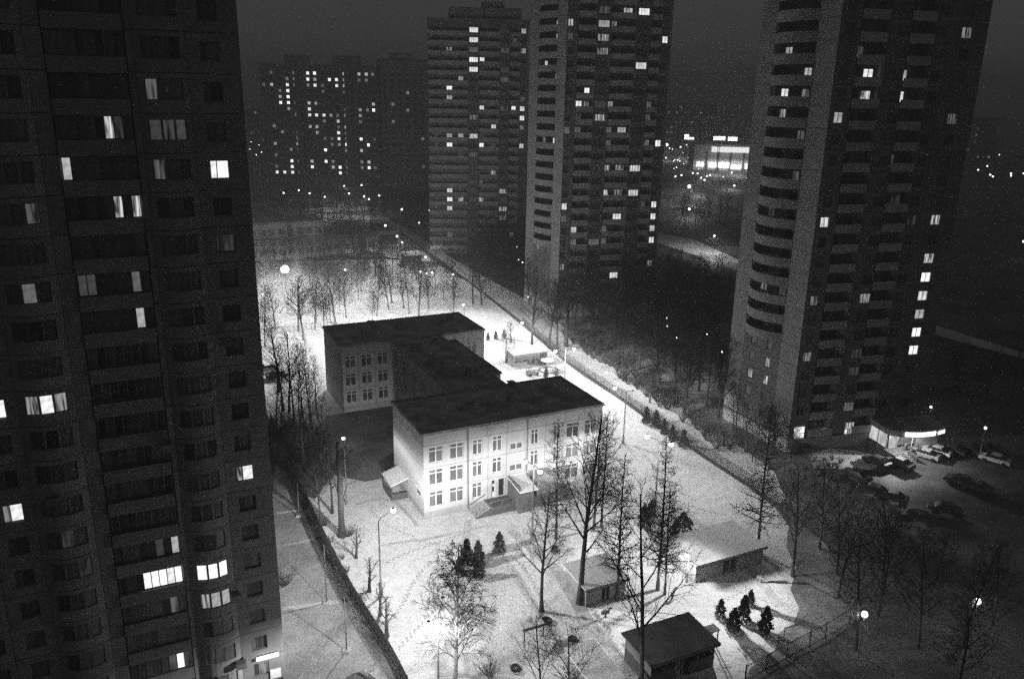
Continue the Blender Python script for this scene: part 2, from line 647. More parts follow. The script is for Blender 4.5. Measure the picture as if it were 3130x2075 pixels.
# ------------------------------------------------------------------ the near apartment block
OX, OY = -20.6, 64.0
t = thing('apartment_tower', 'near dark apartment block of ribbed concrete panels with rounded bays and few lit rooms', 'apartment building', (OX, OY, 0), GRID)
LEFT = t
F = Matrix.Identity(4)
LX = -26.4
c_left = [
    dict(u0=-26.4, u1=-22.9, kind='wall', wins=[(0.8, 1.5, 2)], sill=0.8, h=1.45, divs=[0.36], each=True, dark_below=2),
    dict(u0=-22.9, u1=-20.4, kind='wall', wins=[(0.6, 1.4, 2)], sill=0.8, h=1.45, divs=[0.36], each=True, dark_below=2),
    dict(u0=-20.4, u1=-17.4, kind='wall', wins=[(0.9, 1.35, 2)], sill=0.8, h=1.45, divs=[0.36], each=True, dark_below=2),
    dict(u0=-17.4, u1=-13.6, kind='glassbay', bulge=0.7, dark_below=2),
    dict(u0=-13.6, u1=-12.5, kind='wall', wins=[], sill=0, h=0, dark_below=2),
    dict(u0=-12.5, u1=-7.45, kind='loggia', glazed=8, ph=1.1, pm=M_LEFT_DARK),
    dict(u0=-7.45, u1=-6.95, kind='wall', wins=[], sill=0, h=0, dark_below=2),
    dict(u0=-6.95, u1=-3.5, kind='glassbay', bulge=0.6, dark_below=2),
    dict(u0=-3.5, u1=0.0, kind='wall', wins=[(0.95, 1.36, 2)], sill=0.85, h=1.36, divs=[0.36], each=True, dark_below=2),
]
lit_left = {
    (8, 14): [1], (8, 16): [[4, 5]], (8, 7): [[4, 4]], (8, 0): [[0, 3]],
    (7, 16): [2, 0, 0], (7, 4): [5, 5, 5], (7, 3): [3, 3, 3], (7, 18): [2, 0, 0], (7, 17): [1, 1, 1], (7, 1): [1, 1, 0],
    (5, 4): [0, 0, 0, 5, 5, 5, 4, 5], (5, 5): [0, 0, 0, 0, 0, 1, 0, 3], (5, 3): [0, 0, 0, 0, 0, 0, 2, 0], (5, 1): [0, 0, 0, 0, 0, 2, 5, 1],
    (5, 12): [0, 0, 0, 0, 0, 0, 3, 0], (5, 13): [1, 1, 0, 0, 0, 0, 2, 0], (5, 15): [0, 0, 0, 0, 0, 4, 0, 4], (5, 17): [0, 0, 0, 0, 0, 4, 1, 0], (5, 16): [3, 0, 0, 0, 0, 0, 0, 0],
    (3, 10): [3, 4, 3], (3, 13): [0, 2, 0], (3, 15): [0, 0, 2], (3, 6): [0, 1, 0], (3, 5): [0, 0, 1], (3, 17): [1, 0, 0],
    (2, 7): [[3, 4]], (2, 10): [[4, 4]], (4, 13): 0,
}

storeys(LEFT, F, 1.3, 2.8, 0, 27, c_left, lit_left, M_LEFT)
b = MB()
b.box(LX, 1.55, 0, -0.02, 14.0, 77.0).box(LX, 0.28, 0.0, -0.02, 1.5, 1.28)
part('wall', b.mesh('wall', M_LEFT_DARK), LEFT)
part('roof', MB().box(LX - 0.3, -0.3, 77.0, 0.3, 14.3, 77.6).mesh('roof', M_ROOF), LEFT)
part('side_wall', MB().box(-0.02, 0.02, 0, 0.22, 14.0, 77.0).mesh('side_wall', M_LEFT), LEFT)
for (u, z) in ((-4.0, 11.0), (-4.1, 4.15), (-8.1, 25.9), (-3.0, 34.0), (-16.4, 23.0)):
    q = MB().box(0, -0.85 - (0.0 if u > -3.5 else 0.25), 0, 0.85, -0.5, 0.6).box(0.1, -0.5, 0.1, 0.14, 0.1, 0.5).box(0.7, -0.5, 0.1, 0.74, 0.1, 0.5)
    part('air_conditioner', q.mesh('air_conditioner', M_FRAME_DIM), LEFT, tr(u, 0, z))
def on_grid(u, v, z=0.0, o=(OX, OY)):
    c, s = math.cos(GRID), math.sin(GRID)
    return (o[0] + c * u - s * v, o[1] + s * u + c * v, z)
t = thing('strip_light', 'glowing white strip sign on the bottom corner of the near apartment block', 'lit sign', on_grid(-2.25, -0.02, 3.92), GRID)
part('light_tube', MB().box(0, -0.24, 0, 1.95, -0.08, 0.30).mesh('light_tube', glow('strip lamp', 3.0)), t)
part('bracket', MB().box(0.05, -0.08, -0.05, 1.9, 0.02, 0.35).mesh('bracket', M_METAL), t)
t = thing('notice_board', 'small pale panel beside the ground floor window under the strip sign', 'board', on_grid(-1.15, -0.06, 1.55), GRID)
part('panel', MB().box(0, -0.06, 0, 0.95, 0.03, 0.95).mesh('panel', M_SNOWROOF), t)

# ------------------------------------------------------------------ tower with the pale curved balconies, middle of the view
def lits(rows):
    d = {}
    for ci, k, lv in rows:
        d[(ci, k)] = lv
    return d
def pale_side(root, F, L, k1, st, z0, lit, kb, bays, u_far, low):
    """the pale side wall with its stack of curved balconies: u runs from the far edge to the near corner"""
    cols = [dict(u0=0.0, u1=u_far, kind='wall', wins=[], sill=0, h=0, m=M_PALE),
            dict(u0=u_far, u1=L - bays, kind='bay', bulge=1.7, k0=kb, wins=[(1.0, 1.5, 2), (u_w := (L - bays - u_far) - 3.0, 1.5, 2)], sill=0.85, h=1.5, pm=M_PALE),
            dict(u0=L - bays, u1=L, kind='wall', wins=[], sill=0, h=0, m=M_PALE)]
    storeys(root, F, z0, st, 0, k1, cols, lit, M_PALE)
    w = L - bays - u_far
    for k in range(0, kb):
        M = F @ tr(u_far, 0, z0 + k * st)
        part('wall_panel', panel_mesh(round(w, 3), st, [(1.6, 2.7, 0.9, 2.4), (w - 3.0, w - 1.9, 0.9, 2.4)], 0.3, M_TOWER), root, M)
        for j, x in enumerate((1.6, w - 3.0)):
            lv = low.get((j, k), 0)
            window(root, M @ tr(x, 0.13, 0.9), 1.1, 1.5, [0.5], M_LIT[lv] if lv else M_GLASS, None, None, False)

st, z0 = 2.92, 2.2
a1 = R(17)
MX, MY = 10.95, 196.2
t = thing('apartment_tower', 'tall apartment tower with pale pilasters and curved balconies, standing beyond the white school', 'apartment tower', (MX, MY, 0), 0)
MID = t
W1, W2, B = dict(sill=0.75, h=1.5), dict(sill=0.75, h=1.5), dict(sill=0.2, h=2.0)
def tower_cols():
    return [
        dict(u0=0.0, u1=2.7, kind='wall', wins=[(0.25, 1.3, 2)], sill=0.75, h=1.5),
        dict(u0=2.7, u1=7.1, kind='loggia', wins=[(0.5, 1.5, 2), (2.5, 1.3, 2)], sill=0.75, h=1.5, pm=M_PARAPET),
        dict(u0=7.1, u1=10.8, kind='wall', wins=[(0.45, 2.7, 4)], sill=0.75, h=1.5),
        dict(u0=10.8, u1=16.8, kind='loggia', wins=[(0.3, 1.4, 2), (3.2, 2.2, 3)], sill=0.75, h=1.5, pm=M_PARAPET),
        dict(u0=16.8, u1=20.4, kind='wall', wins=[(0.45, 2.7, 4)], sill=0.75, h=1.5),
        dict(u0=20.4, u1=23.2, kind='loggia', wins=[(0.7, 1.3, 2)], sill=0.75, h=1.5, pm=M_PARAPET),
        dict(u0=23.2, u1=25.4, kind='wall', wins=[(0.35, 1.4, 2)], sill=0.75, h=1.5),
    ]
lm = lits([(2, 23, 2), (3, 23, [0, 4]), (4, 23, 4), (0, 22, 4), (2, 22, 3), (3, 22, [3, 0]), (0, 21, 2), (2, 21, 4), (6, 21, 4), (2, 20, 3), (4, 19, 4),
           (1, 17, [0, 5]), (1, 16, [4, 3]), (2, 16, 1), (3, 16, [3, 0]), (5, 16, 2), (2, 15, 4), (1, 15, [1, 0]), (5, 15, 2), (0, 14, 2), (1, 14, [2, 0]), (3, 14, [2, 3]),
           (6, 13, 5), (5, 13, 3), (3, 13, [2, 0]), (3, 11, [4, 3]), (4, 11, 4), (2, 11, 1), (3, 9, [4, 3]), (4, 9, 4), (0, 8, 4), (6, 8, 4), (5, 8, 2), (0, 7, 2), (3, 7, [0, 4]), (6, 7, 4),
           (1, 6, [4, 0]), (3, 6, [2, 0]), (6, 6, 4), (1, 5, [3, 0]), (2, 5, 2), (3, 5, [2, 0]), (6, 5, 4), (0, 3, 4), (3, 2, [0, 4]), (6, 3, 3)])
storeys(MID, rot(a1), z0, st, 0, 26, tower_cols(), lm, M_TOWER)
LS = 18.1
Fs = tr(math.cos(R(116.1)) * LS, math.sin(R(116.1)) * LS, 0) @ rot(R(-63.9))
ls = lits([(1, 22, [0, 3]), (1, 21, [0, 3]), (1, 19, [4, 0]), (1, 18, [0, 3]), (1, 13, [3, 4]), (1, 9, [0, 1]), (1, 7, [0, 2]), (1, 6, [0, 1])])
pale_side(MID, Fs, LS, 26, st, z0, ls, 5, 4.3, 4.6, {(0, 4): 4, (1, 2): 2})
def core_of(root, a, Lf, Ls, top, m, back=None):
    c1 = (math.cos(a), math.sin(a))
    c2 = (math.cos(R(116.1)), math.sin(R(116.1)))
    i = 1.55
    A0 = (c1[0] * i * 0.2 + c2[0] * i, c1[1] * i * 0.2 + c2[1] * i)
    p0 = (c1[0] * 1.6 + c2[0] * 1.6, c1[1] * 1.6 + c2[1] * 1.6)
    p1 = (c1[0] * (Lf - 0.01) + c2[0] * 1.6, c1[1] * (Lf - 0.01) + c2[1] * 1.6)
    p2 = (c1[0] * (Lf - 0.01) + c2[0] * Ls, c1[1] * (Lf - 0.01) + c2[1] * Ls)
    p3 = (c1[0] * 1.6 + c2[0] * Ls, c1[1] * 1.6 + c2[1] * Ls)
    part('wall', MB().prism([p0, p1, p2, p3], 0, top).mesh('wall', m), root)
    q = [(0, 0), (c1[0] * Lf, c1[1] * Lf), p2, (c2[0] * Ls, c2[1] * Ls)]
    part('plinth', MB().prism([(x + 0.03, y + 0.05) for x, y in q], 0, 2.15).mesh('plinth', M_CORE), root)
    part('roof', MB().prism(q, top - 0.02, top + 0.7).mesh('roof', M_ROOF), root)
core_of(MID, a1, 25.4, LS, z0 + 26 * st, M_TOWER)
part('side_fin', MB().box(25.42, -0.3, 0, 25.7, 2.6, z0 + 26 * st).mesh('side_fin', M_TOWER), MID, rot(a1))

# ------------------------------------------------------------------ near tower on the other side of the yard, with the shop
a2 = R(14)
RX, RY = 43.34, 118.8
t = thing('apartment_tower', 'nearest tower with curved balconies and a lit shop at its foot by the parked cars', 'apartment tower', (RX, RY, 0), 0)
RIGHT = t
lr = lits([(6, 20, 3), (1, 19, [2, 0]), (1, 18, [0, 4]), (3, 18, [4, 0]), (1, 17, [0, 4]), (3, 17, [4, 0]), (0, 16, 3), (6, 16, 2), (3, 14, [1, 0]), (3, 12, [0, 1]), (0, 11, 4), (4, 11, 1),
           (6, 11, 4), (6, 9, 4), (6, 8, 5), (6, 7, 4), (0, 7, 3), (2, 7, 3), (6, 6, 3), (6, 5, 5), (6, 4, 5), (0, 4, 3), (2, 4, 1), (2, 3, 1), (2, 1, 2)])
rc = [
    dict(u0=0.0, u1=3.2, kind='wall', wins=[(0.85, 1.4, 2)], sill=0.75, h=1.5),
    dict(u0=3.2, u1=7.6, kind='loggia', wins=[(0.5, 1.3, 2), (2.2, 1.6, 2)], sill=0.75, h=1.5, pm=M_PARAPET_DIM),
    dict(u0=7.6, u1=11.0, kind='wall', wins=[(1.6, 1.8, 3)], sill=0.75, h=1.5),
    dict(u0=11.0, u1=15.0, kind='loggia', wins=[(0.3, 1.2, 2), (2.0, 1.6, 3)], sill=0.75, h=1.5, pm=M_PARAPET_DIM),
    dict(u0=15.0, u1=17.4, kind='wall', wins=[(0.4, 1.6, 2)], sill=0.75, h=1.5),
    dict(u0=17.4, u1=18.9, kind='wall', wins=[], sill=0, h=0),
    dict(u0=18.9, u1=23.7, kind='wall', wins=[(0.55, 1.7, 2)], sill=0.75, h=1.5),
]
storeys(RIGHT, rot(a2), 2.5, st, 0, 24, rc, lr, M_TOWER)
LR = 15.4
Fr = tr(math.cos(R(116.1)) * LR, math.sin(R(116.1)) * LR, 0) @ rot(R(-63.9))
lrs = lits([(1, 19, [3, 0]), (1, 18, [0, 3]), (1, 17, [4, 3]), (1, 16, [3, 0]), (1, 15, [0, 2]), (1, 13, [0, 2]), (1, 11, [1, 0]), (1, 7, [3, 1])])
pale_side(RIGHT, Fr, LR, 24, st, 2.5, lrs, 5, 3.9, 3.3, {(0, 3): 2, (1, 3): 3, (0, 2): 4, (1, 2): 4, (0, 1): 2})
core_of(RIGHT, a2, 23.7, LR, 2.5 + 24 * st, M_TOWER)
for (u, w, h, lv) in ((0.75, 1.9, 2.0, 5), (5.2, 1.5, 1.4, 3), (9.8, 1.6, 2.0, 4)):       # tall windows of the raised ground floor
    window(RIGHT, rot(a2) @ tr(u, -0.13, 2.35), w, h, [0.33], M_LIT[lv], M_FRAME, 0.42, True, glass_list=[M_LIT[lv]])

# ------------------------------------------------------------------ the far tower, seen face on
FX, FY = -26.55, 272.0
a3 = R(6)
t = thing('apartment_tower', 'far tower with a raised roof block, partly hidden behind the pale balconied tower', 'apartment tower', (FX, FY, 0), 0)
FAR = t
fc = [
    dict(u0=-1.4, u1=2.9, kind='loggia', wins=[(1.9, 1.2, 2)], sill=0.75, h=1.5, pm=M_PARAPET_DIM),
    dict(u0=2.9, u1=11.2, kind='loggia', wins=[(1.5, 1.8, 2), (5.2, 1.7, 2)], sill=0.75, h=1.5, pm=M_PARAPET_DIM),
    dict(u0=11.2, u1=14.7, kind='wall', wins=[(0.35, 2.7, 4)], sill=0.75, h=1.5),
    dict(u0=14.7, u1=21.2, kind='loggia', wins=[(0.2, 1.5, 2), (4.0, 1.6, 2)], sill=0.75, h=1.5, pm=M_PARAPET_DIM),
    dict(u0=21.2, u1=24.4, kind='wall', wins=[(0.3, 2.5, 4)], sill=0.75, h=1.5),
    dict(u0=24.4, u1=27.7, kind='loggia', wins=[(0.8, 1.4, 2)], sill=0.75, h=1.5, pm=M_PARAPET_DIM),
    dict(u0=27.7, u1=30.2, kind='wall', wins=[(0.1, 1.5, 2)], sill=0.75, h=1.5),
]
lf = lits([(2, 23, 4), (4, 23, 1), (6, 23, 3), (2, 22, 4), (5, 22, 2), (1, 21, [3, 0]), (2, 21, 2), (6, 21, 4), (4, 21, 2), (2, 20, 5), (3, 20, [5, 0]), (2, 19, 4), (3, 19, [1, 0]), (4, 19, 1), (1, 18, [0, 4]),
           (4, 18, 2), (1, 17, [5, 0]), (1, 16, [3, 0]), (6, 16, 2), (3, 15, [4, 0]), (5, 15, 5), (6, 15, 4), (4, 15, 2), (2, 14, 3), (6, 14, 4), (3, 13, [0, 4]), (6, 13, 3),
           (0, 12, 1), (1, 12, [3, 3]), (2, 12, 4), (3, 12, [1, 0]), (0, 11, 2), (1, 11, [5, 0]), (3, 11, [5, 1]), (6, 11, 4), (0, 10, 1), (2, 10, 2), (1, 10, [0, 1]), (3, 8, [0, 4]), (3, 7, [2, 0]),
           (1, 6, [4, 0]), (4, 6, 4), (1, 5, [5, 4]), (3, 5, [4, 0]), (4, 5, 1), (1, 4, [4, 0]), (4, 4, 4), (4, 3, 3), (1, 1, [2, 0]), (5, 1, 3), (4, 1, 1)])
storeys(FAR, rot(a3), 2.0, 2.92, 0, 24, fc, lf, M_TOWER)
b = MB().box(-1.39, 1.55, 0, 30.19, 17, 72.1)
part('wall', b.mesh('wall', M_TOWER), FAR, rot(a3))
part('roof', MB().box(-1.5, -0.3, 72.1, 30.4, 17.2, 74.0).mesh('roof', M_TOWER), FAR, rot(a3))
part('roof_block', MB().box(5.5, 0.6, 74.0, 27.8, 15, 77.3).box(15.8, 1.2, 77.3, 22.5, 9, 79.2).mesh('roof_block', M_TOWER), FAR, rot(a3))

# ------------------------------------------------------------------ long panel slabs far behind
def slab_block(label, loc, ang, W_, D_, top, us, rows, z1, st, lit, boxes, wall, wins_dark=True):
    t = thing('panel_block', label, 'apartment block', loc, ang)
    part('wall', MB().box(0, 0.06, 0, W_, D_, top).mesh('wall', wall), t)
    part('roof', MB().box(-0.3, -0.2, top, W_ + 0.3, D_ + 0.3, top + 0.6).mesh('roof', M_ROOF), t)
    for (x0, x1, h) in boxes:
        part('lift_house', MB().box(x0, 1.0, top + 0.6, x1, D_ - 2, top + 0.6 + h).mesh('lift_house', wall), t)
    for i, u in enumerate(us):                       # projecting ribs between the flats
        part('rib', cached(('rib', top), lambda: MB().box(-0.12, -0.3, 0, 0.12, 0.05, top).mesh('rib', wall)), t, tr(u - 1.75, 0, 0))
    n = 0
    for i, u in enumerate(us):
        narrow = us[u]
        w = 0.6 if narrow else 1.35
        for k in range(rows):
            lv = lit.get((i, k), 1 if random.random() < (0.35 if narrow else 0.06) else 0)
            g = M_LIT[{5: 7, 4: 7, 3: 6, 2: 8, 1: 8}[lv]] if lv else M_GLASS
            me = cached(('farwin', w, g.name), lambda: MB().box(-w / 2, -0.06, 0, w / 2, 0.1, 1.4, 0).box(-w / 2 - 0.08, -0.04, -0.08, w / 2 + 0.08, 0.05, 1.48, 1).box(-0.05, -0.075, 0, 0.05, -0.05, 1.4, 1).mesh('window', [g, M_FRAME_DIM]))
            part('window', me, t, tr(u, 0, z1 + k * st))
    return t
us1 = {2.0: 0, 6.0: 0, 10.0: 0, 14.0: 0, 17.3: 1, 21.0: 0, 24.5: 0, 28.0: 0, 31.8: 0, 35.4: 0, 39.0: 0, 42.5: 1, 46.5: 0, 50.5: 0, 54.2: 0, 57.4: 0}
l1 = {(1,17):2,(1,15):3,(3,16):2,(3,15):4,(3,14):4,(2,13):3,(3,13):4,(2,12):4,(3,12):4,(3,11):3,(6,17):5,(7,17):5,(6,16):5,(7,16):3,(6,15):2,(7,15):4,(8,15):2,(9,16):4,(10,16):5,(10,15):5,(13,17):3,(14,17):3,(15,17):2,(13,16):2,(6,12):3,(7,12):3,(6,11):5,(6,10):5,(7,10):5,(8,10):5,(9,10):3,(10,10):2,(10,9):3,(6,8):3,(7,8):3,(10,8):2,(7,7):3,(10,7):5,(9,6):2,(10,6):4,(8,6):1,(10,5):3,(8,4):5,(9,5):2,(8,2):5,(9,2):2,(6,2):3,(6,1):5,(9,1):3,(10,1):4,(10,0):5,(3,2):5,(3,1):4,(1,0):4,(2,0):4,(3,0):5,(1,1):2,(3,4):2,(2,7):2,(1,5):3,(15,12):3,(15,11):5,(14,11):2,(13,11):3,(13,10):3,(13,6):4,(15,6):1,(14,5):4,(13,4):3,(13,2):2,(14,2):3,(14,1):4,(13,1):2,(15,1):2,(11,17):3,(11,16):3,(11,15):3,(11,14):2,(11,10):3,(11,8):3,(11,5):4,(11,4):3,(11,2):2,(11,0):2,(4,5):3,(4,7):2,(4,4):2,(4,17):2,(4,15):2}
slab_block('long far panel block with many small lit windows and two narrow lit stair strips', (-131.1, 440.0, 0), R(2), 59.6, 14, 62.6, us1, 18, 8.2, 2.93, l1, [(12.5, 23.5, 4.2), (37.5, 50.0, 4.2)], M_SLAB)
us2 = {2.5 + 3.9 * i: 0 for i in range(16)}
l2 = {(1, 12): 2, (3, 14): 1, (5, 6): 2, (9, 9): 1, (6, 13): 2, (11, 4): 1, (8, 5): 2, (12, 11): 1}
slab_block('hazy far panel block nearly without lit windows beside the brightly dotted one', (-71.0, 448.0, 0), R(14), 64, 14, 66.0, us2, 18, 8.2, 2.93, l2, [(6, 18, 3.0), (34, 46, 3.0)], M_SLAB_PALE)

# ------------------------------------------------------------------ the school
SX, SY = -10.95, 95.8
SCH = thing('school_building', 'white three storey school with dark flat roofs, two wings joined by a link', 'school', (SX, SY, 0), GRID)
def at_school(u, v, z=0.0):
    c, s = math.cos(GRID), math.sin(GRID)
    return (SX + c * u - s * v, SY + s * u + c * v, z)
SZ0, SST = 0.95, 3.12
two = dict(sill=0.62, h=2.2, divs=[0.5], transom=0.74, each=True, ft=0.11)
sc_cols = [
    dict(u0=0.0, u1=6.1, kind='wall', wins=[(0.72, 1.95, 2), (3.6, 1.95, 2)], **two),
    dict(u0=6.1, u1=9.0, kind='wall', wins=[(0.7, 1.4, 2)], **two),
    dict(u0=9.0, u1=11.7, kind='wall', wins=[(0.65, 1.4, 2)], k0=1, **two),
    dict(u0=11.7, u1=14.75, kind='wall', wins=[(0.5, 1.95, 2)], sill=0.35, h=1.0, divs=[0.5], each=True, ft=0.12, k0=1),
    dict(u0=14.75, u1=17.5, kind='wall', wins=[(0.6, 1.15, 2)], **two),
    dict(u0=17.5, u1=20.3, kind='wall', wins=[(1.35, 1.1, 2)], **two),
    dict(u0=20.3, u1=26.5, kind='wall', wins=[(0.55, 2.0, 2), (3.4, 2.0, 2)], **two),
]
G_ = [0, 0]
def sch(rows):
    return rows
def school_wall(F, cols, k1=3, dark=()):
    lit = {}
    storeys(SCH, F, SZ0, SST, 0, k1, cols, lit, M_SCHOOL, M_GLASS_SCHOOL, M_FRAME_SCHOOL)
    u0, u1 = cols[0]['u0'], cols[-1]['u1']
    n = max(1, round((u1 - u0) / 3.05))
    for i in range(n):
        w = (u1 - u0) / n
        part('parapet_panel', panel_mesh(round(w, 3), 11.80 - SZ0 - 3 * SST, [], 0.3, M_SCHOOL), SCH, F @ tr(u0 + i * w, 0, SZ0 + 3 * SST))
M_FRAME_SCHOOL = mat('white school window frame', 0.74, 0.6)
I4 = Matrix.Identity(4)
school_wall(I4, sc_cols)
# the two doors' bay on the ground floor
for (u, m) in ((9.0, 2.7), (11.7, 3.05)):
    pass
part('wall_panel', panel_mesh(2.7, SST, [(0.55, 1.15, 0.25, 2.75), (1.6, 2.4, 0.25, 2.75)], 0.3, M_SCHOOL), SCH, tr(9.0, 0, SZ0))
d = part('door', MB().box(0, 0, 0, 0.6, 0.06, 2.5).mesh('door', M_FRAME_SCHOOL), SCH, tr(9.55, 0.12, SZ0 + 0.25))
part('pane', pane_mesh(0.36, 0.5, M_GLASS_DARK), d, tr(0.12, -0.015, 1.9))
part('pane', pane_mesh(0.30, 0.75, M_GLASS_DARK), d, tr(0.15, -0.015, 0.75))
d = part('door', MB().box(0, 0, 0, 0.8, 0.06, 2.5).mesh('door', M_GLASS_DARK), SCH, tr(10.6, 0.12, SZ0 + 0.25))
part('handle', MB().box(0.66, -0.06, 1.0, 0.7, 0, 1.25).mesh('handle', M_POLE), d)
part('wall_panel', panel_mesh(3.05, SST, [], 0.3, M_SCHOOL), SCH, tr(11.7, 0, SZ0))
# side wall of the front wing, faces the lane: u runs from the back to the near corner
def side_frame(u, v):
    return tr(u, v, 0) @ rot(-math.pi / 2)
plain3 = lambda L, wins: [dict(u0=L * i / 4, u1=L * (i + 1) / 4, kind='wall', wins=wins if i in (1, 2) else [], **two) for i in range(4)]
school_wall(side_frame(0, 12.4), plain3(12.4, []))
# rear wing: front wall pieces either side of the link, and its side wall
seg = [dict(u0=8.5 * i / 3, u1=8.5 * (i + 1) / 3, kind='wall', wins=[(0.45, 1.9, 2)], **two) for i in range(3)]
school_wall(tr(0, 40.0, 0), seg)
seg = [dict(u0=0.0, u1=4.2, kind='wall', wins=[(0.6, 1.9, 2)], **two), dict(u0=4.2, u1=8.6, kind='wall', wins=[(0.9, 1.9, 2)], **two)]
school_wall(tr(17.6, 40.0, 0), seg)
school_wall(side_frame(0, 52.6), plain3(12.6, []))
# link, side towards the lane
school_wall(side_frame(8.8, 40.0), [dict(u0=27.6 * i / 6, u1=27.6 * (i + 1) / 6, kind='wall', wins=[(1.2, 1.9, 2)], **two) for i in range(6)])
b = MB()
b.box(0.31, 0.31, 0, 26.48, 12.4, 11.75).box(0.31, 40.31, 0, 26.18, 52.6, 11.75).box(9.11, 12.4, 0, 17.3, 40.31, 11.75)
b.box(17.31, 17.6, 0, 19.0, 25.2, 11.74).box(17.31, 31.5, 0, 18.9, 36.0, 11.73)
part('wall', b.mesh('wall', M_SCHOOL), SCH)
b = MB()
b.box(0.04, 0.05, 0, 26.45, 0.29, 0.93).box(0.05, 0.3, 0, 0.29, 12.35, 0.93)
part('plinth', b.mesh('plinth', M_PLINTH), SCH)
part('plinth', MB().box(0.04, 40.05, 0, 8.8, 40.29, 0.93).box(0.05, 40.3, 0, 0.29, 52.5, 0.93).box(17.6, 40.05, 0, 26.1, 40.29, 0.93).mesh('plinth', M_PLINTH), SCH)
def roof_piece(x0, y0, x1, y1, z=11.8):
    q = MB()
    q.box(x0 - 0.22, y0 - 0.22, z, x1 + 0.22, y1 + 0.22, z + 0.10)
    q.box(x0 - 0.16, y0 - 0.16, z + 0.10, x1 + 0.16, y0 + 0.22, z + 0.30).box(x0 - 0.16, y1 - 0.22, z + 0.10, x1 + 0.16, y1 + 0.16, z + 0.30)
    q.box(x0 - 0.16, y0 + 0.22, z + 0.10, x0 + 0.22, y1 - 0.22, z + 0.30).box(x1 - 0.22, y0 + 0.22, z + 0.10, x1 + 0.16, y1 - 0.22, z + 0.30)
    return q.mesh('roof', M_ROOF)
for r_ in ((0, 0, 26.5, 12.4), (0, 40, 26.2, 52.6), (8.8, 12.85, 17.4, 39.55)):
    part('roof', roof_piece(*r_), SCH)
part('roof', roof_piece(17.85, 17.6, 19.0, 25.2, 11.79), SCH)
part('roof', roof_piece(17.85, 31.5, 18.9, 36.0, 11.79), SCH)
for (u, v, w, dd, h) in ((12.0, 5.0, 1.6, 1.1, 1.3), (15.2, 6.2, 0.9, 0.9, 1.6), (18.6, 4.6, 1.2, 1.0, 1.2), (9.2, 6.4, 0.8, 0.8, 1.0), (21.5, 8.0, 1.0, 1.0, 0.9), (6.0, 46.0, 1.5, 1.0, 1.2), (12.5, 47.0, 1.2, 1.2, 1.4), (20.0, 46.0, 1.0, 1.0, 1.2), (3.5, 3.0, 0.7, 0.7, 0.8), (22.8, 3.5, 1.6, 0.8, 0.7), (17.0, 9.8, 0.8, 0.8, 1.4), (14.8, 15.5, 1.0, 1.0, 1.1), (11.0, 33.5, 1.4, 1.0, 1.2), (15.0, 36.0, 0.8, 0.8, 1.0), (8.0, 49.5, 0.9, 0.9, 1.0), (23.0, 49.0, 1.2, 0.9, 1.0)):
    v_ = part('roof_vent', cached(('vent', w, h), lambda: MB().box(-w / 2, -dd / 2, 0, w / 2, dd / 2, h).box(-w / 2 - 0.15, -dd / 2 - 0.15, h, w / 2 + 0.15, dd / 2 + 0.15, h + 0.12).mesh('roof_vent', M_ROOF)), SCH, tr(u, v, 11.9))
part('roof_house', MB().box(10.5, 19.0, 11.9, 16.0, 27.0, 14.2).box(10.3, 18.8, 14.2, 16.2, 27.2, 14.4).mesh('roof_house', M_ROOF), SCH)
# canopy over the basement stairs at the side
part('side_canopy', MB().face([(0.0, 6.3, 3.1), (0.0, 10.6, 3.1), (-2.4, 10.6, 2.35), (-2.4, 6.3, 2.35)]).face([(0.0, 6.3, 2.98), (-2.4, 6.3, 2.23), (-2.4, 10.6, 2.23), (0.0, 10.6, 2.98)]).face([(0.0, 6.3, 2.98), (0.0, 6.3, 3.1), (-2.4, 6.3, 2.35), (-2.4, 6.3, 2.23)]).face([(-2.4, 6.3, 2.23), (-2.4, 6.3, 2.35), (-2.4, 10.6, 2.35), (-2.4, 10.6, 2.23)]).mesh('side_canopy', M_SNOWROOF), SCH)
part('stair_wall', MB().box(-2.3, 6.5, 0, -2.1, 10.5, 1.0).box(-2.1, 6.5, 0, -0.05, 6.7, 0.9).box(-2.25, 6.6, 1.0, -2.15, 6.7, 2.25).box(-2.25, 10.3, 1.0, -2.15, 10.4, 2.25).mesh('stair_wall', M_BRICK), SCH)
part('nameplate', MB().box(-0.06, 1.3, 2.9, 0.0, 2.5, 3.25).mesh('nameplate', M_METAL), SCH)
# entrance terrace, steps and porch
part('terrace', MB().box(8.4, -2.6, 0, 14.0, -0.01, 1.1).mesh('terrace', M_BRICK), SCH)
for i in range(8):
    part('step', cached('step', lambda: MB().box(0, 0, 0, 0.28, 2.3, 0.13).mesh('step', M_PLINTH)), SCH, tr(6.2 + 0.28 * i, -2.45, 0.137 * i))
b = MB()
b.face([(6.15, -2.6, 0.0), (8.4, -2.6, 0.0), (8.4, -2.6, 1.0)]).face([(6.15, -2.48, 0.0), (8.4, -2.48, 1.0), (8.4, -2.48, 0.0)]).face([(6.15, -2.6, 0.0), (8.4, -2.6, 1.0), (8.4, -2.48, 1.0), (6.15, -2.48, 0.0)])
part('stair_cheek', b.mesh('stair_cheek', M_BRICK), SCH)
b = MB()
b.tube([(6.2, -2.54, 0.9), (8.4, -2.54, 1.95), (11.5, -2.54, 1.95)], 0.05, 5).tube([(6.2, -0.25, 0.9), (8.4, -0.25, 1.95)], 0.05, 5)
for u in (6.25, 7.3, 8.4, 10.0, 11.5):
    zz = 0.05 + max(0, min(1, (u - 6.2) / 2.2)) * 1.05
    b.tube([(u, -2.54, zz), (u, -2.54, zz + 0.9)], 0.03, 4)
part('handrail', b.mesh('handrail', M_POLE), SCH)
part('porch_wall', MB().box(11.95, -3.6, 0, 12.15, -0.01, 3.9).box(12.15, -3.6, 0, 14.1, -3.4, 3.0).mesh('porch_wall', M_BRICK), SCH)
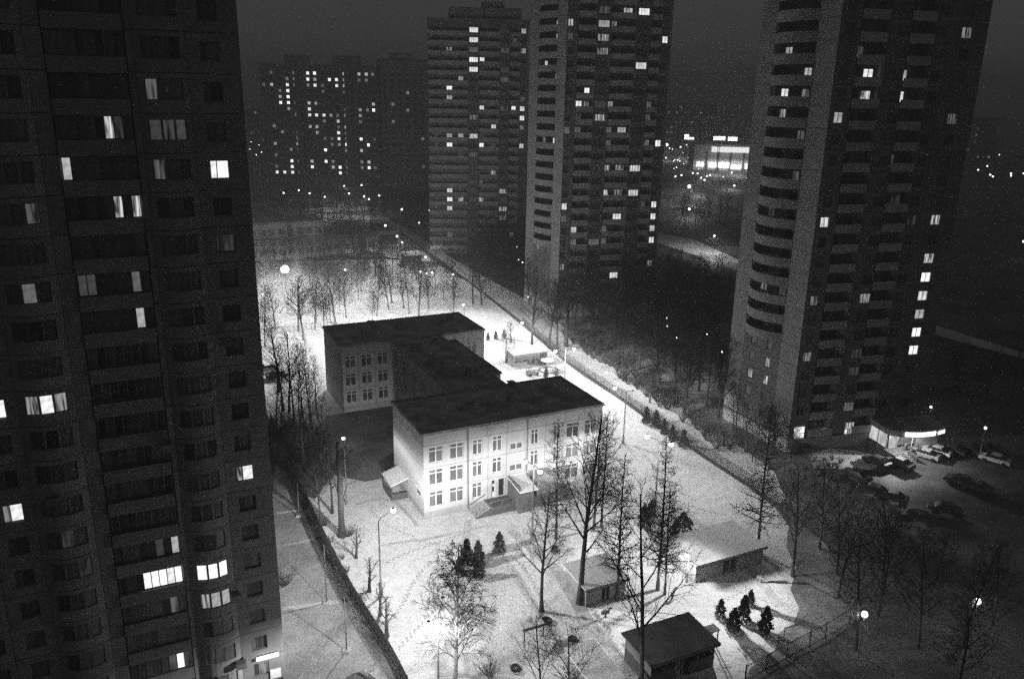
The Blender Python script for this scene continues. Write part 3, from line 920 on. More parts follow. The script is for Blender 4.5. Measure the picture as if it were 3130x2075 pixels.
part('porch_roof', MB().face([(11.9, -3.9, 3.25), (14.6, -3.9, 3.25), (14.6, 0, 3.75), (11.9, 0, 3.75)]).face([(11.9, -3.9, 3.1), (11.9, 0, 3.6), (14.6, 0, 3.6), (14.6, -3.9, 3.1)]).face([(11.9, -3.9, 3.1), (14.6, -3.9, 3.1), (14.6, -3.9, 3.25), (11.9, -3.9, 3.25)]).face([(14.6, -3.9, 3.1), (14.6, 0, 3.6), (14.6, 0, 3.75), (14.6, -3.9, 3.25)]).face([(11.9, -3.9, 3.25), (11.9, 0, 3.75), (11.9, 0, 3.6), (11.9, -3.9, 3.1)]).mesh('porch_roof', M_SNOWROOF), SCH)
part('annex_wall', MB().box(14.2, -2.8, 0, 20.6, -0.01, 1.3).mesh('annex_wall', M_BRICK), SCH)
part('annex_front', MB().box(15.3, -2.2, 1.31, 18.1, -0.02, 4.0).mesh('annex_front', M_SHED), SCH)
window(SCH, tr(18.6, -0.14, 2.0), 0.9, 1.5, (), M_GLASS_DARK, M_FRAME_SCHOOL, None, True, t=0.1)
part('downpipe', MB().tube([(6.1, -0.1, 0.3), (6.1, -0.1, 11.9)], 0.06, 6).mesh('downpipe', M_POLE), SCH)
part('downpipe', MB().tube([(14.75, -0.1, 4.2), (14.75, -0.1, 11.9)], 0.06, 6).mesh('downpipe', M_POLE), SCH)

# ------------------------------------------------------------------ ground, snow, paths
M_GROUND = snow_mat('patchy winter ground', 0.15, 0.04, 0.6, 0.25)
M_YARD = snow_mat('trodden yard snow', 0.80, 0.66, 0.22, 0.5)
M_LAWN = snow_mat('thin snow over grass', 0.36, 0.20, 0.45, 0.5)
M_PATHSNOW = snow_mat('snowy lane', 0.68, 0.45, 0.35, 0.6)
M_LOT = snow_mat('wet parking asphalt with snow', 0.19, 0.04, 0.4, 0.25)
M_ROAD = snow_mat('swept road', 0.10, 0.04, 0.3, 0.4)
M_BANK = snow_mat('snow bank', 0.7, 0.5, 0.2, 0.5)
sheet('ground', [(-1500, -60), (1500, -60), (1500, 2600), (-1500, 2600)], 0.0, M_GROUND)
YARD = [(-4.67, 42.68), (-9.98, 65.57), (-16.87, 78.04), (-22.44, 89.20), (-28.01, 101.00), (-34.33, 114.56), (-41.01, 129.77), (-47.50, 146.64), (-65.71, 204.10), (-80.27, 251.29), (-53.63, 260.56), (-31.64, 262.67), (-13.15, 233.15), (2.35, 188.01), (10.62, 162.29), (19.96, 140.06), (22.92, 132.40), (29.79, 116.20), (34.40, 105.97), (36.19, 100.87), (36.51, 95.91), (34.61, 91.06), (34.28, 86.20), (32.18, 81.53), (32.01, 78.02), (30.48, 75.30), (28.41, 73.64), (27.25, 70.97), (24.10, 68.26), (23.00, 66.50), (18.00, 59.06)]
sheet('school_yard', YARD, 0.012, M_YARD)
sheet('lawn', [(-4.67, 42.68), (-9.98, 65.57), (-16.87, 78.04), (-22.44, 89.20), (-28.01, 101.00), (-34.88, 113.01)] + [(-27.5, 79.0), (-24.0, 66.0), (-25.0, 45.0), (-15.0, 38.0)], 0.016, M_LAWN)
sheet('yard_corner', [(35.85, 101.71), (39.62, 92.27), (40.71, 84.60), (38.46, 77.06), (33.09, 73.21), (23.00, 66.50), (18.00, 59.06), (17.01, 61.64), (25.13, 78.20)], 0.008, snow_mat('thin snow on soil darkened for lamp falloff', 0.30, 0.08, 0.6, 0.4))  # thin snow on soil, its darker colour also imitating lamp light fading out
sheet('wood_floor', [(3.55, 214.04), (18.34, 235.84), (40.08, 221.77), (59.57, 218.42), (39.26, 133.82), (35.94, 123.50), (29.75, 139.50), (25.10, 150.73), (15.67, 175.68), (6.34, 209.63)], 0.006, snow_mat('leaf litter with snow patches', 0.42, 0.05, 0.5, 0.7))
LANE = [(-52.07, 332.44), (-43.68, 315.64), (-26.92, 271.80), (-12.53, 233.21), (2.37, 191.79), (11.53, 162.63), (20.33, 141.83), (23.45, 134.01), (30.27, 117.47), (35.03, 106.93), (37.13, 102.01), (38.54, 103.69), (38.92, 107.90), (39.47, 111.84), (35.81, 122.98), (29.75, 139.50), (25.10, 150.73), (15.67, 175.68), (6.28, 207.38), (-8.37, 239.26), (-22.62, 272.22), (-39.57, 316.11), (-49.57, 339.48)]
sheet('lane', LANE, 0.008, M_PATHSNOW)  # snow ends early; darker ground past it imitates the lane fading into night
sheet('parking_lot', [(50.37, 121.64), (55.02, 119.39), (59.53, 118.00), (73.08, 126.13), (90.42, 128.74), (63.75, 85.38), (49.77, 90.60), (44.20, 105.20)], 0.008, M_LOT)
sheet('front_lawn', [(47.20, 121.49), (54.65, 120.18), (59.05, 116.89), (54.19, 113.21), (45.86, 113.58)], 0.014, M_PATHSNOW)
sheet('road', [(48.48, 292.02), (67.33, 234.43), (59.45, 188.99), (49.80, 222.55), (41.04, 243.57)], 0.008, M_ROAD)
sheet('road', [(96.79, 180.95), (106.78, 155.34), (99.29, 143.16), (89.07, 165.04)], 0.008, M_ROAD)
sheet('snow_verge', [(53.83, 326.82), (67.98, 311.73), (76.70, 264.61), (72.77, 249.98), (61.62, 280.56), (50.80, 307.09)], 0.014, M_BANK)
sheet('snow_verge', [(102.76, 197.71), (114.32, 170.65), (112.11, 166.99), (98.50, 188.73)], 0.014, M_BANK)
sheet('far_yard', [(-94.29, 368.66), (-84.80, 378.32), (-67.88, 383.55), (-61.77, 373.06), (-74.44, 365.94), (-81.33, 362.38)], 0.014, M_BANK)
sheet('far_yard', [(-91.47, 348.41), (-82.69, 355.76), (-68.56, 355.07), (-55.21, 353.05), (-50.45, 339.37), (-66.12, 342.06), (-80.63, 342.59)], 0.014, M_BANK)
sheet('courtyard', [at_school(u, v)[:2] for u, v in ((-4, 13.5), (8.7, 13.5), (8.7, 39.9), (-3, 39.9), (-9, 30), (-10, 20))], 0.022, snow_mat('courtyard floor darkened as unlit', 0.26, 0.12, 0.5, 0.6))  # shade of the unlit gap between the wings put into the floor colour
sheet('rear_yard', [(-55.01, 267.55), (-46.38, 305.68), (-36.01, 293.32), (-24.07, 256.55), (-16.02, 238.59), (-31.64, 262.67)], 0.020, M_BANK)

# guard rail along the road
def rail_fence(name, label, cat, pts, spacing, h, post_m, rails, bars=0, bar=0.012, group=None, postr=0.035):
    """posts and welded panels between them, one of each built and the rest copied"""
    t = thing(name, label, cat, (pts[0][0], pts[0][1], 0), 0, group)
    o = Vector((pts[0][0], pts[0][1], 0))
    stops = []
    for (a, b) in zip(pts[:-1], pts[1:]):
        a, b = Vector((*a, 0)), Vector((*b, 0))
        n = max(1, round((b - a).length / spacing))
        for i in range(n):
            stops.append(a.lerp(b, i / n))
    stops.append(Vector((*pts[-1], 0)))
    pm = cached(('post', h, postr, post_m.name), lambda: MB().box(-postr, -postr, 0, postr, postr, h + 0.12).mesh('post', post_m))
    def panel():
        q = MB()
        for z in rails:
            q.box(postr, -0.02, z - 0.03, spacing - postr, 0.02, z + 0.03)
        if bars:
            for i in range(1, bars):
                x = spacing * i / bars
                q.box(x - bar, -0.012, 0.08, x + bar, 0.012, h)
        return q.mesh('fence_panel', post_m)
    me = cached(('fpanel', name, spacing, h, bars), panel)
    for i, s in enumerate(stops):
        part('post', pm, t, Matrix.Translation(s - o))
        if i < len(stops) - 1:
            d = stops[i + 1] - s
            part('fence_panel', me, t, Matrix.Translation(s - o) @ rot(math.atan2(d.y, d.x)) @ Matrix.Scale(d.length / spacing, 4, (1, 0, 0)))
    return t
FENCE_L = [(-8.06, 61.52), (-9.98, 65.57), (-11.37, 68.33), (-16.87, 78.04), (-22.44, 89.20), (-28.01, 101.00), (-34.33, 114.56), (-39.85, 126.99)]
rail_fence('fence', 'dark railing fence between the snowy yard and the strip beside the near block', 'fence', FENCE_L, 2.6, 2.0, M_FENCE, (0.15, 1.0, 1.82), 20, 0.042)
FENCE_R = [(2.35, 188.01), (10.62, 162.29), (14.75, 151.38), (19.96, 140.06), (22.92, 132.40), (29.79, 116.20), (34.40, 105.97), (37.45, 99.25), (39.62, 92.27)]
rail_fence('fence', 'long see-through mesh fence with tall posts along the lane past the school', 'fence', FENCE_R, 3.0, 2.1, M_FENCE, (0.15, 2.05), 24, 0.008)
rail_fence('fence', 'low dark fence crossing behind the rear wing among the bare trees', 'fence', [(-56.21, 175.91), (-49.42, 178.74), (-44.21, 182.96)], 2.6, 1.6, M_FENCE, (0.15, 1.5), 16, 0.012)
rail_fence('fence', 'wire fence around the yard corner near the arched pipe gate', 'fence', [(22.88, 66.07), (27.90, 69.53), (30.84, 71.48), (32.99, 72.93), (36.44, 75.49), (38.85, 78.63)], 3.0, 1.9, M_FENCE, (0.15, 1.85), 12, 0.008, postr=0.06)
rail_fence('guard_rail', 'dark guard rail with short posts along the lit snow beside the road', 'guard rail', [(52.64, 297.53), (60.99, 277.46), (68.35, 248.36)], 3.0, 0.75, M_METAL, (0.35, 0.65), 0)
gp = (30.94, 71.76)
t = thing('pipe_gate', 'pale bent pipe arch standing at the fence corner over the snow', 'gate', (gp[0], gp[1], 0), 0.3)
part('arch', MB().tube([(0, 0, 0), (0, 0, 2.4), (-0.2, 0, 2.75), (-0.6, 0, 2.9), (-1.1, 0, 2.85), (-3.2, 0, 2.7)], 0.06, 6).mesh('arch', M_POLE), t)
part('post', MB().tube([(-3.2, 0, 0), (-3.2, 0, 2.72)], 0.05, 6).mesh('post', M_POLE), t)

# ------------------------------------------------------------------ pavilions of the playground
def pavilion(label, u0, v0, u1, v1, h, roof, wall_m, open_side='front', over=0.35, z_slope=0.25, name='pavilion', ph=0.85):
    x, y, _ = at_school(u0, v0)
    t = thing(name, label, 'pavilion', (x, y, 0), GRID)
    w, d = u1 - u0, v1 - v0
    q = MB()
    P = [(-over, -over, h), (w + over, -over, h), (w + over, d + over, h + z_slope), (-over, d + over, h + z_slope)]
    P2 = [(a, b, c - 0.16) for a, b, c in P]
    q.face(P).face(P2[::-1])
    for i in range(4):
        j = (i + 1) % 4
        q.face([P2[i], P2[j], P[j], P[i]])
    part('roof', q.mesh('roof', roof), t)
    part('fascia', MB().box(-over, -over - 0.03, h - 0.32, w + over, -over - 0.005, h - 0.04).mesh('fascia', M_WOOD), t)
    part('back_wall', MB().box(0, d - 0.12, 0, w, d, h - 0.18).mesh('back_wall', wall_m), t)
    part('side_wall', MB().box(0, 0, 0, 0.12, d - 0.13, h - 0.18).mesh('side_wall', wall_m), t)
    part('side_wall', MB().box(w - 0.12, 0, 0, w, d - 0.13, h - 0.18).mesh('side_wall', wall_m), t)
    part('parapet', MB().box(0.13, 0, 0, w * 0.40, 0.1, ph).box(w * 0.60, 0, 0, w - 0.13, 0.1, ph).mesh('parapet', wall_m), t)
    pm = cached(('pavpost', h), lambda: MB().box(-0.06, -0.06, 0, 0.06, 0.06, h - 0.18).mesh('post', M_WOOD))
    for i in range(1, 4):
        part('post', pm, t, tr(w * i / 4, 0.16 if i != 2 else 0.06, 0))
    part('floor', MB().box(0.13, 0.12, 0.02, w - 0.13, d - 0.13, 0.18).mesh('floor', M_WOOD), t)
    part('bench', MB().box(0.3, d - 0.6, 0.55, w - 0.3, d - 0.2, 0.62).box(0.4, d - 0.5, 0.18, 0.5, d - 0.3, 0.55).box(w - 0.5, d - 0.5, 0.18, w - 0.4, d - 0.3, 0.55).mesh('bench', M_WOOD), t)
    return t
pavilion('long playground pavilion with grey snow on its roof near the lane fence', 23.3, -26.2, 33.2, -20.6, 2.5, M_ROOF_SNOW, M_SHED, ph=1.75)
pavilion('small playground pavilion behind the two big bare trunks, dusted roof', 9.5, -25.0, 14.5, -20.5, 2.45, M_ROOF_SNOW, M_SHED, ph=1.75)
pavilion('dark roofed pavilion at the bottom of the yard behind the forked bare tree', 8.5, -38.5, 16.0, -34.1, 2.85, M_SHEDROOF, M_BRICK, ph=1.4)
pavilion('low pavilion with a dim snowy roof cut by the bottom of the view', 2.5, -38.5, 5.2, -33.3, 2.4, M_ROOF_SNOW, M_SHED)
pavilion('bright white roofed veranda with a dark open front beyond the link, by the round table', 37.3, 50.2, 45.0, 53.6, 2.8, M_SNOWROOF, M_WOOD, name='veranda')
x, y, _ = at_school(16.4, -36.0)
t = thing('lean_to', 'narrow dark lean-to roof beside the dark roofed pavilion', 'lean-to', (x, y, 0), GRID)
part('roof', MB().box(0.1, -0.5, 2.1, 1.9, 0.6, 2.2).mesh('roof', M_ROOF), t)
part('post', MB().box(1.7, -0.4, 0, 1.8, -0.3, 2.1).mesh('post', M_WOOD), t)
part('post', MB().box(1.7, 0.4, 0, 1.8, 0.5, 2.1).mesh('post', M_WOOD), t)
def pavilion_far(label, px, py, w, d, h):
    t = thing('veranda', label, 'pavilion', (px, py, 0), GRID)
    part('roof', MB().face([(-0.3, -0.3, h), (w + 0.3, -0.3, h), (w + 0.3, d + 0.3, h + 0.5), (-0.3, d + 0.3, h + 0.5)]).box(-0.3, -0.3, h - 0.2, w + 0.3, -0.1, h - 0.01).mesh('roof', M_SNOWROOF), t)
    part('back_wall', MB().box(0, d - 0.15, 0, w, d, h).mesh('back_wall', M_WOOD), t)
    part('side_wall', MB().box(0, 0, 0, 0.15, d - 0.16, h - 0.2).mesh('side_wall', M_WOOD), t)
    part('side_wall', MB().box(w - 0.15, 0, 0, w, d - 0.16, h - 0.2).mesh('side_wall', M_WOOD), t)
    return t
pavilion_far('long white roofed veranda beside the rear school, highest on the lane', -49.32, 290.19, 9.5, 4, 3.0)
pavilion_far('white roofed veranda half way down the lane between bushes', -33.92, 254.31, 5.5, 4, 3.0)
pavilion_far('small dark shed with a pale roof at the end of the rear school', -54.47, 317.40, 6, 4, 3.0)

# ------------------------------------------------------------------ rear school
rx, ry = (-61.66, 265.45)
c_, s_ = math.cos(GRID), math.sin(GRID)
t = thing('school_building', 'second pale school far behind, its upper floor lit grey, mostly hidden by trees', 'school', (rx - 27.0 * c_, ry - 27.0 * s_, 0), GRID)
part('wall', MB().box(0, 0, 0, 27.0, 12, 11.4).mesh('wall', M_SCHOOL), t)
part('roof', MB().box(-0.3, -0.3, 11.4, 27.3, 12.3, 11.9).mesh('roof', M_ROOF), t)
part('canopy', MB().box(2.0, -1.6, 6.6, 26.0, -0.01, 6.9).mesh('canopy', M_ROOF), t)
for k in range(3):
    for i in range(9):
        w_ = cached('rswin', lambda: MB().box(0, -0.05, 0, 1.9, -0.004, 2.0, 0).box(-0.1, -0.09, -0.1, 2.0, -0.002, 0.0, 1).box(-0.1, -0.09, 2.0, 2.0, -0.002, 2.1, 1).box(0.9, -0.09, 0, 1.0, -0.052, 2.0, 1).mesh('window', [M_GLASS_SCHOOL, M_SCHOOL]))
        part('window', w_, t, tr(0.8 + i * 2.95, 0, 1.2 + 3.3 * k))

part('low_wing', MB().box(27.02, 2, 0, 46, 10, 4.6).box(26.9, 1.8, 4.6, 46.3, 10.2, 4.9).mesh('low_wing', M_SCHOOL), t)
part('low_roof', MB().box(27.3, 2.1, 4.904, 46.0, 9.9, 4.98).mesh('low_roof', M_SNOWROOF), t)
for i in range(6):
    part('window', w_, t, tr(28.0 + i * 2.95, 2.0, 1.5))

# ------------------------------------------------------------------ playground things behind the link
def at(u, v):
    x, y, _ = at_school(u, v)
    return (x, y, 0)
t = thing('mushroom_shelter', 'round white topped mushroom shelter in front of the veranda', 'shelter', at(42.9, 46.4))
part('post', MB().tube([(0, 0, 0), (0, 0, 2.1)], 0.09, 8).mesh('post', M_WOOD), t)
q = MB().tube([(0, 0, 2.0), (0, 0, 2.08), (0, 0, 2.4)], [1.35, 1.35, 0.25], 16)
part('cap', q.mesh('cap', M_SNOWROOF), t)
t = thing('round_sandbox', 'round snow filled sandbox with a dark rim under the mushroom shelter', 'sandbox', at(42.9, 45.9))
q = MB()
for i in range(18):
    a, b_ = 2 * math.pi * i / 18, 2 * math.pi * (i + 1) / 18
    q.tube([(1.9 * math.cos(a), 1.9 * math.sin(a), 0.18), (1.9 * math.cos(b_), 1.9 * math.sin(b_), 0.18)], 0.16, 4)
part('rim', q.mesh('rim', M_WOOD), t)
t = thing('play_truck', 'wooden play truck with a cab and slatted sides standing on the bright snow', 'play truck', at(37.5, 44.0), GRID)
part('cab', MB().box(0.0, 0, 0.35, 0.75, 1.3, 0.95).box(0.05, 0.05, 0.95, 0.12, 0.12, 1.65).box(0.05, 1.18, 0.95, 0.12, 1.25, 1.65).box(0.65, 0.05, 0.95, 0.72, 0.12, 1.65).box(0.65, 1.18, 0.95, 0.72, 1.25, 1.65).box(0, 0, 1.65, 0.78, 1.3, 1.75).mesh('cab', M_WOOD), t)
part('bed', MB().box(0.8, 0, 0.4, 2.4, 1.3, 0.5).box(0.8, 0, 0.75, 2.4, 0.06, 0.9).box(0.8, 1.24, 0.75, 2.4, 1.3, 0.9).box(2.3, 0.07, 0.75, 2.4, 1.23, 0.9).box(0.82, 0, 0.5, 0.9, 0.06, 1.1).box(1.6, 0, 0.5, 1.68, 0.06, 1.1).box(2.3, 0, 0.5, 2.38, 0.06, 1.1).box(1.0, 0.2, 0.7, 1.3, 1.1, 0.76).box(1.7, 0.2, 0.7, 2.0, 1.1, 0.76).mesh('bed', M_WOOD), t)
wm = MB().tube([(0, -0.08, 0), (0, 0.08, 0)], 0.3, 12).mesh('wheel', M_TYRE)
for (x_, y_) in ((0.4, -0.06), (0.4, 1.36), (1.9, -0.06), (1.9, 1.36)):
    part('wheel', wm, t, tr(x_, y_, 0.3))
def climbing_frame(label, loc, rz, k):
    t = thing('climbing_frame', label, 'climbing frame', loc, rz)
    q = MB()
    for i in range(5):
        x_ = i * 0.8
        q.tube([(x_, 0, 0), (x_, 0, 1.3 + 0.5 * math.sin(i * k)), (x_, 0.7, 1.9), (x_, 1.4, 1.3), (x_, 1.4, 0)], 0.035, 4)
    part('arches', q.mesh('arches', M_METAL), t)
    q = MB()
    for z_, y_ in ((0.6, 0), (1.2, 0), (1.9, 0.7), (1.2, 1.4), (0.6, 1.4)):
        q.tube([(0, y_, z_), (3.2, y_, z_)], 0.025, 4)
    part('rungs', q.mesh('rungs', M_METAL), t)
    return t
fx, fy = (-23.87, 210.96)
climbing_frame('arched metal climbing frame with a slide on the bright rear yard', (fx, fy, 0), GRID, 0.9)
fx, fy = (-19.99, 212.19)
t = thing('slide', 'small dark slide beside the arched climbing frame', 'slide', (fx, fy, 0), GRID)
part('chute', MB().face([(0, 0, 1.5), (2.4, 0, 0.2), (2.4, 0.6, 0.2), (0, 0.6, 1.5)]).box(0, 0.0, 1.5, -0.6, 0.6, 1.55).mesh('chute', M_METAL), t)
part('ladder', MB().tube([(-0.6, 0.05, 0), (-0.6, 0.05, 2.0)], 0.04, 4).tube([(-0.6, 0.55, 0), (-0.6, 0.55, 2.0)], 0.04, 4).mesh('ladder', M_METAL), t)
def spring_animal(label, px, rz):
    t = thing('spring_rider', label, 'spring rider', (px[0], px[1], 0), rz)
    part('body', MB().box(-0.5, -0.06, 0.45, 0.45, 0.06, 0.8).box(0.3, -0.05, 0.8, 0.5, 0.05, 1.15).box(0.5, -0.05, 0.95, 0.75, 0.05, 1.12).mesh('body', M_WOOD), t)
    part('seat', MB().box(-0.3, -0.18, 0.8, 0.15, 0.18, 0.86).mesh('seat', M_WOOD), t)
    part('spring', MB().tube([(0, 0, 0), (0, 0, 0.46)], 0.13, 8).mesh('spring', M_METAL), t)
    part('handlebar', MB().tube([(0.3, -0.25, 1.0), (0.3, 0.25, 1.0)], 0.025, 5).mesh('handlebar', M_METAL), t)
    return t
spring_animal('dark spring rider casting a shadow in the middle of the yard below the small pavilion', (10.54, 75.81), 0.3)
spring_animal('dark spring rider on grey snow beyond the long pavilion shadow', (29.17, 82.88), -0.4)
spring_animal('small spring rider between bushes just below the forked tree', (18.40, 79.58), 0.9)
t = thing('swing_canopy', 'snow topped square play shelter with a dark front beam by the lower trees', 'shelter', (2.35, 72.85) + (0,), GRID)
part('roof', MB().face([(-1.2, -1.0, 1.5), (1.3, -1.0, 1.5), (1.0, 1.0, 1.9), (-0.9, 1.0, 1.9)]).mesh('roof', M_SNOWROOF), t)
part('beam', MB().box(-1.25, -1.12, 1.28, 1.35, -1.0, 1.56).mesh('beam', M_METAL), t)
part('post', MB().box(-1.1, -1.0, 0, -1.0, -0.9, 1.3).box(1.1, -1.0, 0, 1.2, -0.9, 1.3).mesh('post', M_WOOD), t)
for lab, p_, r_ in (('dark round tub half buried in snow below the two shelters', (3.21, 75.05), 0.55), ('dark tyre ring lying by the low pavilion roof', (9.09, 72.56), 0.0)):
    pass
def stump(label, p_, r=0.35, h=0.35):
    t = thing('tyre', label, 'tyre', (p_[0], p_[1], 0), 0)
    q = MB()
    n = 12
    for i in range(n):
        a, b_ = 2 * math.pi * i / n, 2 * math.pi * (i + 1) / n
        q.tube([(r * math.cos(a), r * math.sin(a), 0.2), (r * math.cos(b_), r * math.sin(b_), 0.2)], 0.16, 5, cap=False)
    part('ring', q.mesh('ring', M_TYRE), t)
    return t
stump('dark tyre lying on the snow between shelter and low pavilion', (6.77, 71.86))
stump('pair mate tyre lying lower among the twigs at the bottom', (0.93, 67.29), 0.4)
stump('tyre ring standing close to the square play shelter', (4.21, 74.79), 0.5)
q = MB()
bx, by = (-14.12, 100.70)

# ------------------------------------------------------------------ shop at the foot of the near tower
ca, sa = math.cos(a2), math.sin(a2)
def at_tower(u, v):
    return (RX + ca * u - sa * v, RY + sa * u + ca * v, 0)
t = thing('shop_entrance', 'brightly lit glass shop entrance with a dark curved canopy bearing a glowing sign', 'shop', at_tower(14.5, 0), a2)
SHOP = t
M_SHOPLIT = glow('lit shop interior', 0.62, 1.0, lo=0.55, fx=1.2, rnd=0.2)
lo = bpy.data.objects.new('canopy_light', lamp_data(1800.0, 0.15, 0.6))
C.objects.link(lo); lo.parent = t; lo.matrix_basis = tr(1.9, -4.6, 3.3)
part('platform', MB().box(0, -5.2, 0, 10.2, -0.02, 0.85).mesh('platform', M_BRICK), t)
part('wall', MB().box(0.05, -4.2, 0.86, 0.2, -0.05, 1.3).box(6.0, -3.6, 0.86, 10.0, -3.4, 3.9).mesh('wall', M_SHED), t)
for i in range(2):
    part('window', MB().box(0.08, -4.1 + i * 2.05, 1.32, 0.16, -4.0 + i * 2.05, 3.6).box(0.08, -4.0 + i * 2.05, 1.32, 0.16, -2.1 + i * 2.05, 1.4).mesh('window', M_METAL), t)
    part('pane', MB().box(0.1, -3.98 + i * 2.05, 1.42, 0.13, -2.12 + i * 2.05, 3.6).mesh('pane', M_SHOPLIT), t)
part('door', MB().box(1.0, -3.5, 0.88, 1.08, -3.42, 3.4).box(2.6, -3.5, 0.88, 2.68, -3.42, 3.4).box(1.08, -3.5, 3.3, 2.6, -3.42, 3.4).mesh('door', M_METAL), t)
part('pane', MB().box(1.08, -3.47, 0.9, 2.6, -3.45, 3.3).mesh('pane', M_SHOPLIT), t)
part('pane', MB().box(2.75, -3.47, 1.3, 5.9, -3.45, 3.4).mesh('pane', glow('dim shop window', 0.16, 1.0, lo=0.3, fx=2.0)), t)
part('lamp_post', MB().tube([(4.3, -4.6, 0.85), (4.3, -4.6, 3.6)], 0.07, 6).mesh('lamp_post', M_FRAME), t)
q = MB()
arc = [(0.0, -4.3)] + [(0.9 + 9.0 * s, -4.6 - 1.6 * math.sin(s * 2.4 + 0.35)) for s in [i / 12 for i in range(13)]]
q.prism(arc + [(10.0, -0.03), (0.0, -0.03)], 3.62, 4.55)
part('canopy', q.mesh('canopy', M_ROOF), t)
# the sign: two words of glowing letters, blurred in the photograph beyond reading
sg = MB()
n = 17
def arcp(s):
    return Vector((0.9 + 9.0 * s, -4.66 - 1.6 * math.sin(s * 2.4 + 0.35), 0))
SIGN_M = glow('sign letters', 3.2)
for i in range(n):
    if i == 12:
        continue
    s = 0.12 + 0.80 * i / n
    p_, p2 = arcp(s), arcp(s + 0.036)
    d = p2 - p_
    T_ = Matrix.Translation(p_) @ rot(math.atan2(d.y, d.x))
    w = d.length
    L_ = MB()
    if i < 12:
        L_.box(0, -0.08, 3.78, w * 0.32, 0.02, 4.42, T=T_).box(w * 0.62, -0.08, 3.78, w * 0.94, 0.02, 4.42, T=T_)
        zc = (4.28, 4.02, 3.78)[i % 3]
        L_.box(w * 0.3, -0.08, zc, w * 0.64, 0.02, zc + 0.14, T=T_)
        if i % 3 == 0:
            L_.box(w * 0.3, -0.08, 3.78, w * 0.64, 0.02, 3.92, T=T_)
    else:
        L_.face([tuple(T_ @ Vector(v)) for v in ((0, -0.08, 3.78), (w * 0.3, -0.08, 3.78), (w * 0.6, -0.08, 4.42), (w * 0.4, -0.08, 4.42))])
        L_.face([tuple(T_ @ Vector(v)) for v in ((w * 0.65, -0.08, 3.78), (w * 0.95, -0.08, 3.78), (w * 0.6, -0.08, 4.42), (w * 0.42, -0.08, 4.42))])
        L_.box(w * 0.25, -0.079, 3.95, w * 0.75, 0.0, 4.05, T=T_)
    part('sign_letter', L_.mesh('sign_letter', SIGN_M), t)
for i in range(6):
    part('step', cached('shopstep', lambda: MB().box(0, -0.3, 0, 2.8, 0, 0.14).mesh('step', M_PLINTH)), t, tr(0.4, -5.2 - 0.3 * i, 0.85 - 0.14 * (i + 1)))
part('ramp_wall', MB().box(-0.25, -7.4, 0, -0.02, -0.1, 1.2).box(3.5, -7.2, 0, 3.7, -5.22, 1.0).box(3.7, -5.4, 0, 10.2, -5.22, 1.2).mesh('ramp_wall', M_BRICK), t)
part('bin', MB().box(3.3, -4.6, 0.86, 3.7, -4.3, 1.9).mesh('bin', M_METAL), t)

# ------------------------------------------------------------------ cars
def make_car(label, paint, group):
    t = thing('parked_car', label, 'car', (0, 0, 0), 0, group)
    prof = [(-2.15, 0.35), (-2.2, 0.62), (-2.05, 0.86), (-1.1, 0.96), (1.25, 0.98), (2.0, 0.92), (2.15, 0.7), (2.12, 0.35)]
    q = MB()
    def loft(pr, ws, m=0):
        n = len(pr)
        b0 = len(q.v)
        for sgn in (-1, 1):
            for (x, z), w in zip(pr, ws):
                q.v.append((x, sgn * w, z))
        for i in range(n - 1):
            q.f.append((b0 + i, b0 + i + 1, b0 + n + i + 1, b0 + n + i)); q.m.append(m)
        q.f.append((b0, b0 + n, b0 + 2 * n - 1, b0 + n - 1)); q.m.append(m)
        q.f.append(tuple(b0 + i for i in range(n - 1, -1, -1))); q.m.append(m)
        q.f.append(tuple(b0 + n + i for i in range(n))); q.m.append(m)
    loft(prof, [0.78, 0.84, 0.86, 0.88, 0.88, 0.86, 0.82, 0.78])
    part('body', q.mesh('body', paint), t)
    q = MB()
    loft([(-1.35, 0.95), (-0.55, 1.42), (0.75, 1.44), (1.55, 0.97)], [0.82, 0.66, 0.66, 0.82])
    part('cabin_glass', q.mesh('cabin_glass', M_CARGLASS), t)
    part('roof', MB().box(-0.55, -0.67, 1.42, 0.76, 0.67, 1.47).mesh('roof', paint), t)
    wm = cached('carwheel', lambda: MB().tube([(0, -0.1, 0), (0, 0.1, 0)], 0.32, 12).mesh('wheel', M_TYRE))
    for x in (-1.35, 1.35):
        for y in (-0.8, 0.8):
            part('wheel', wm, t, tr(x, y, 0.32))
    hm = cached('headlight', lambda: MB().box(-0.06, -0.16, -0.07, 0.03, 0.16, 0.07).mesh('headlight', M_FRAME))
    for y in (-0.6, 0.6):
        part('headlight', hm, t, tr(2.12, y, 0.72))
        part('headlight', hm, t, tr(-2.18, y, 0.74))
    return t
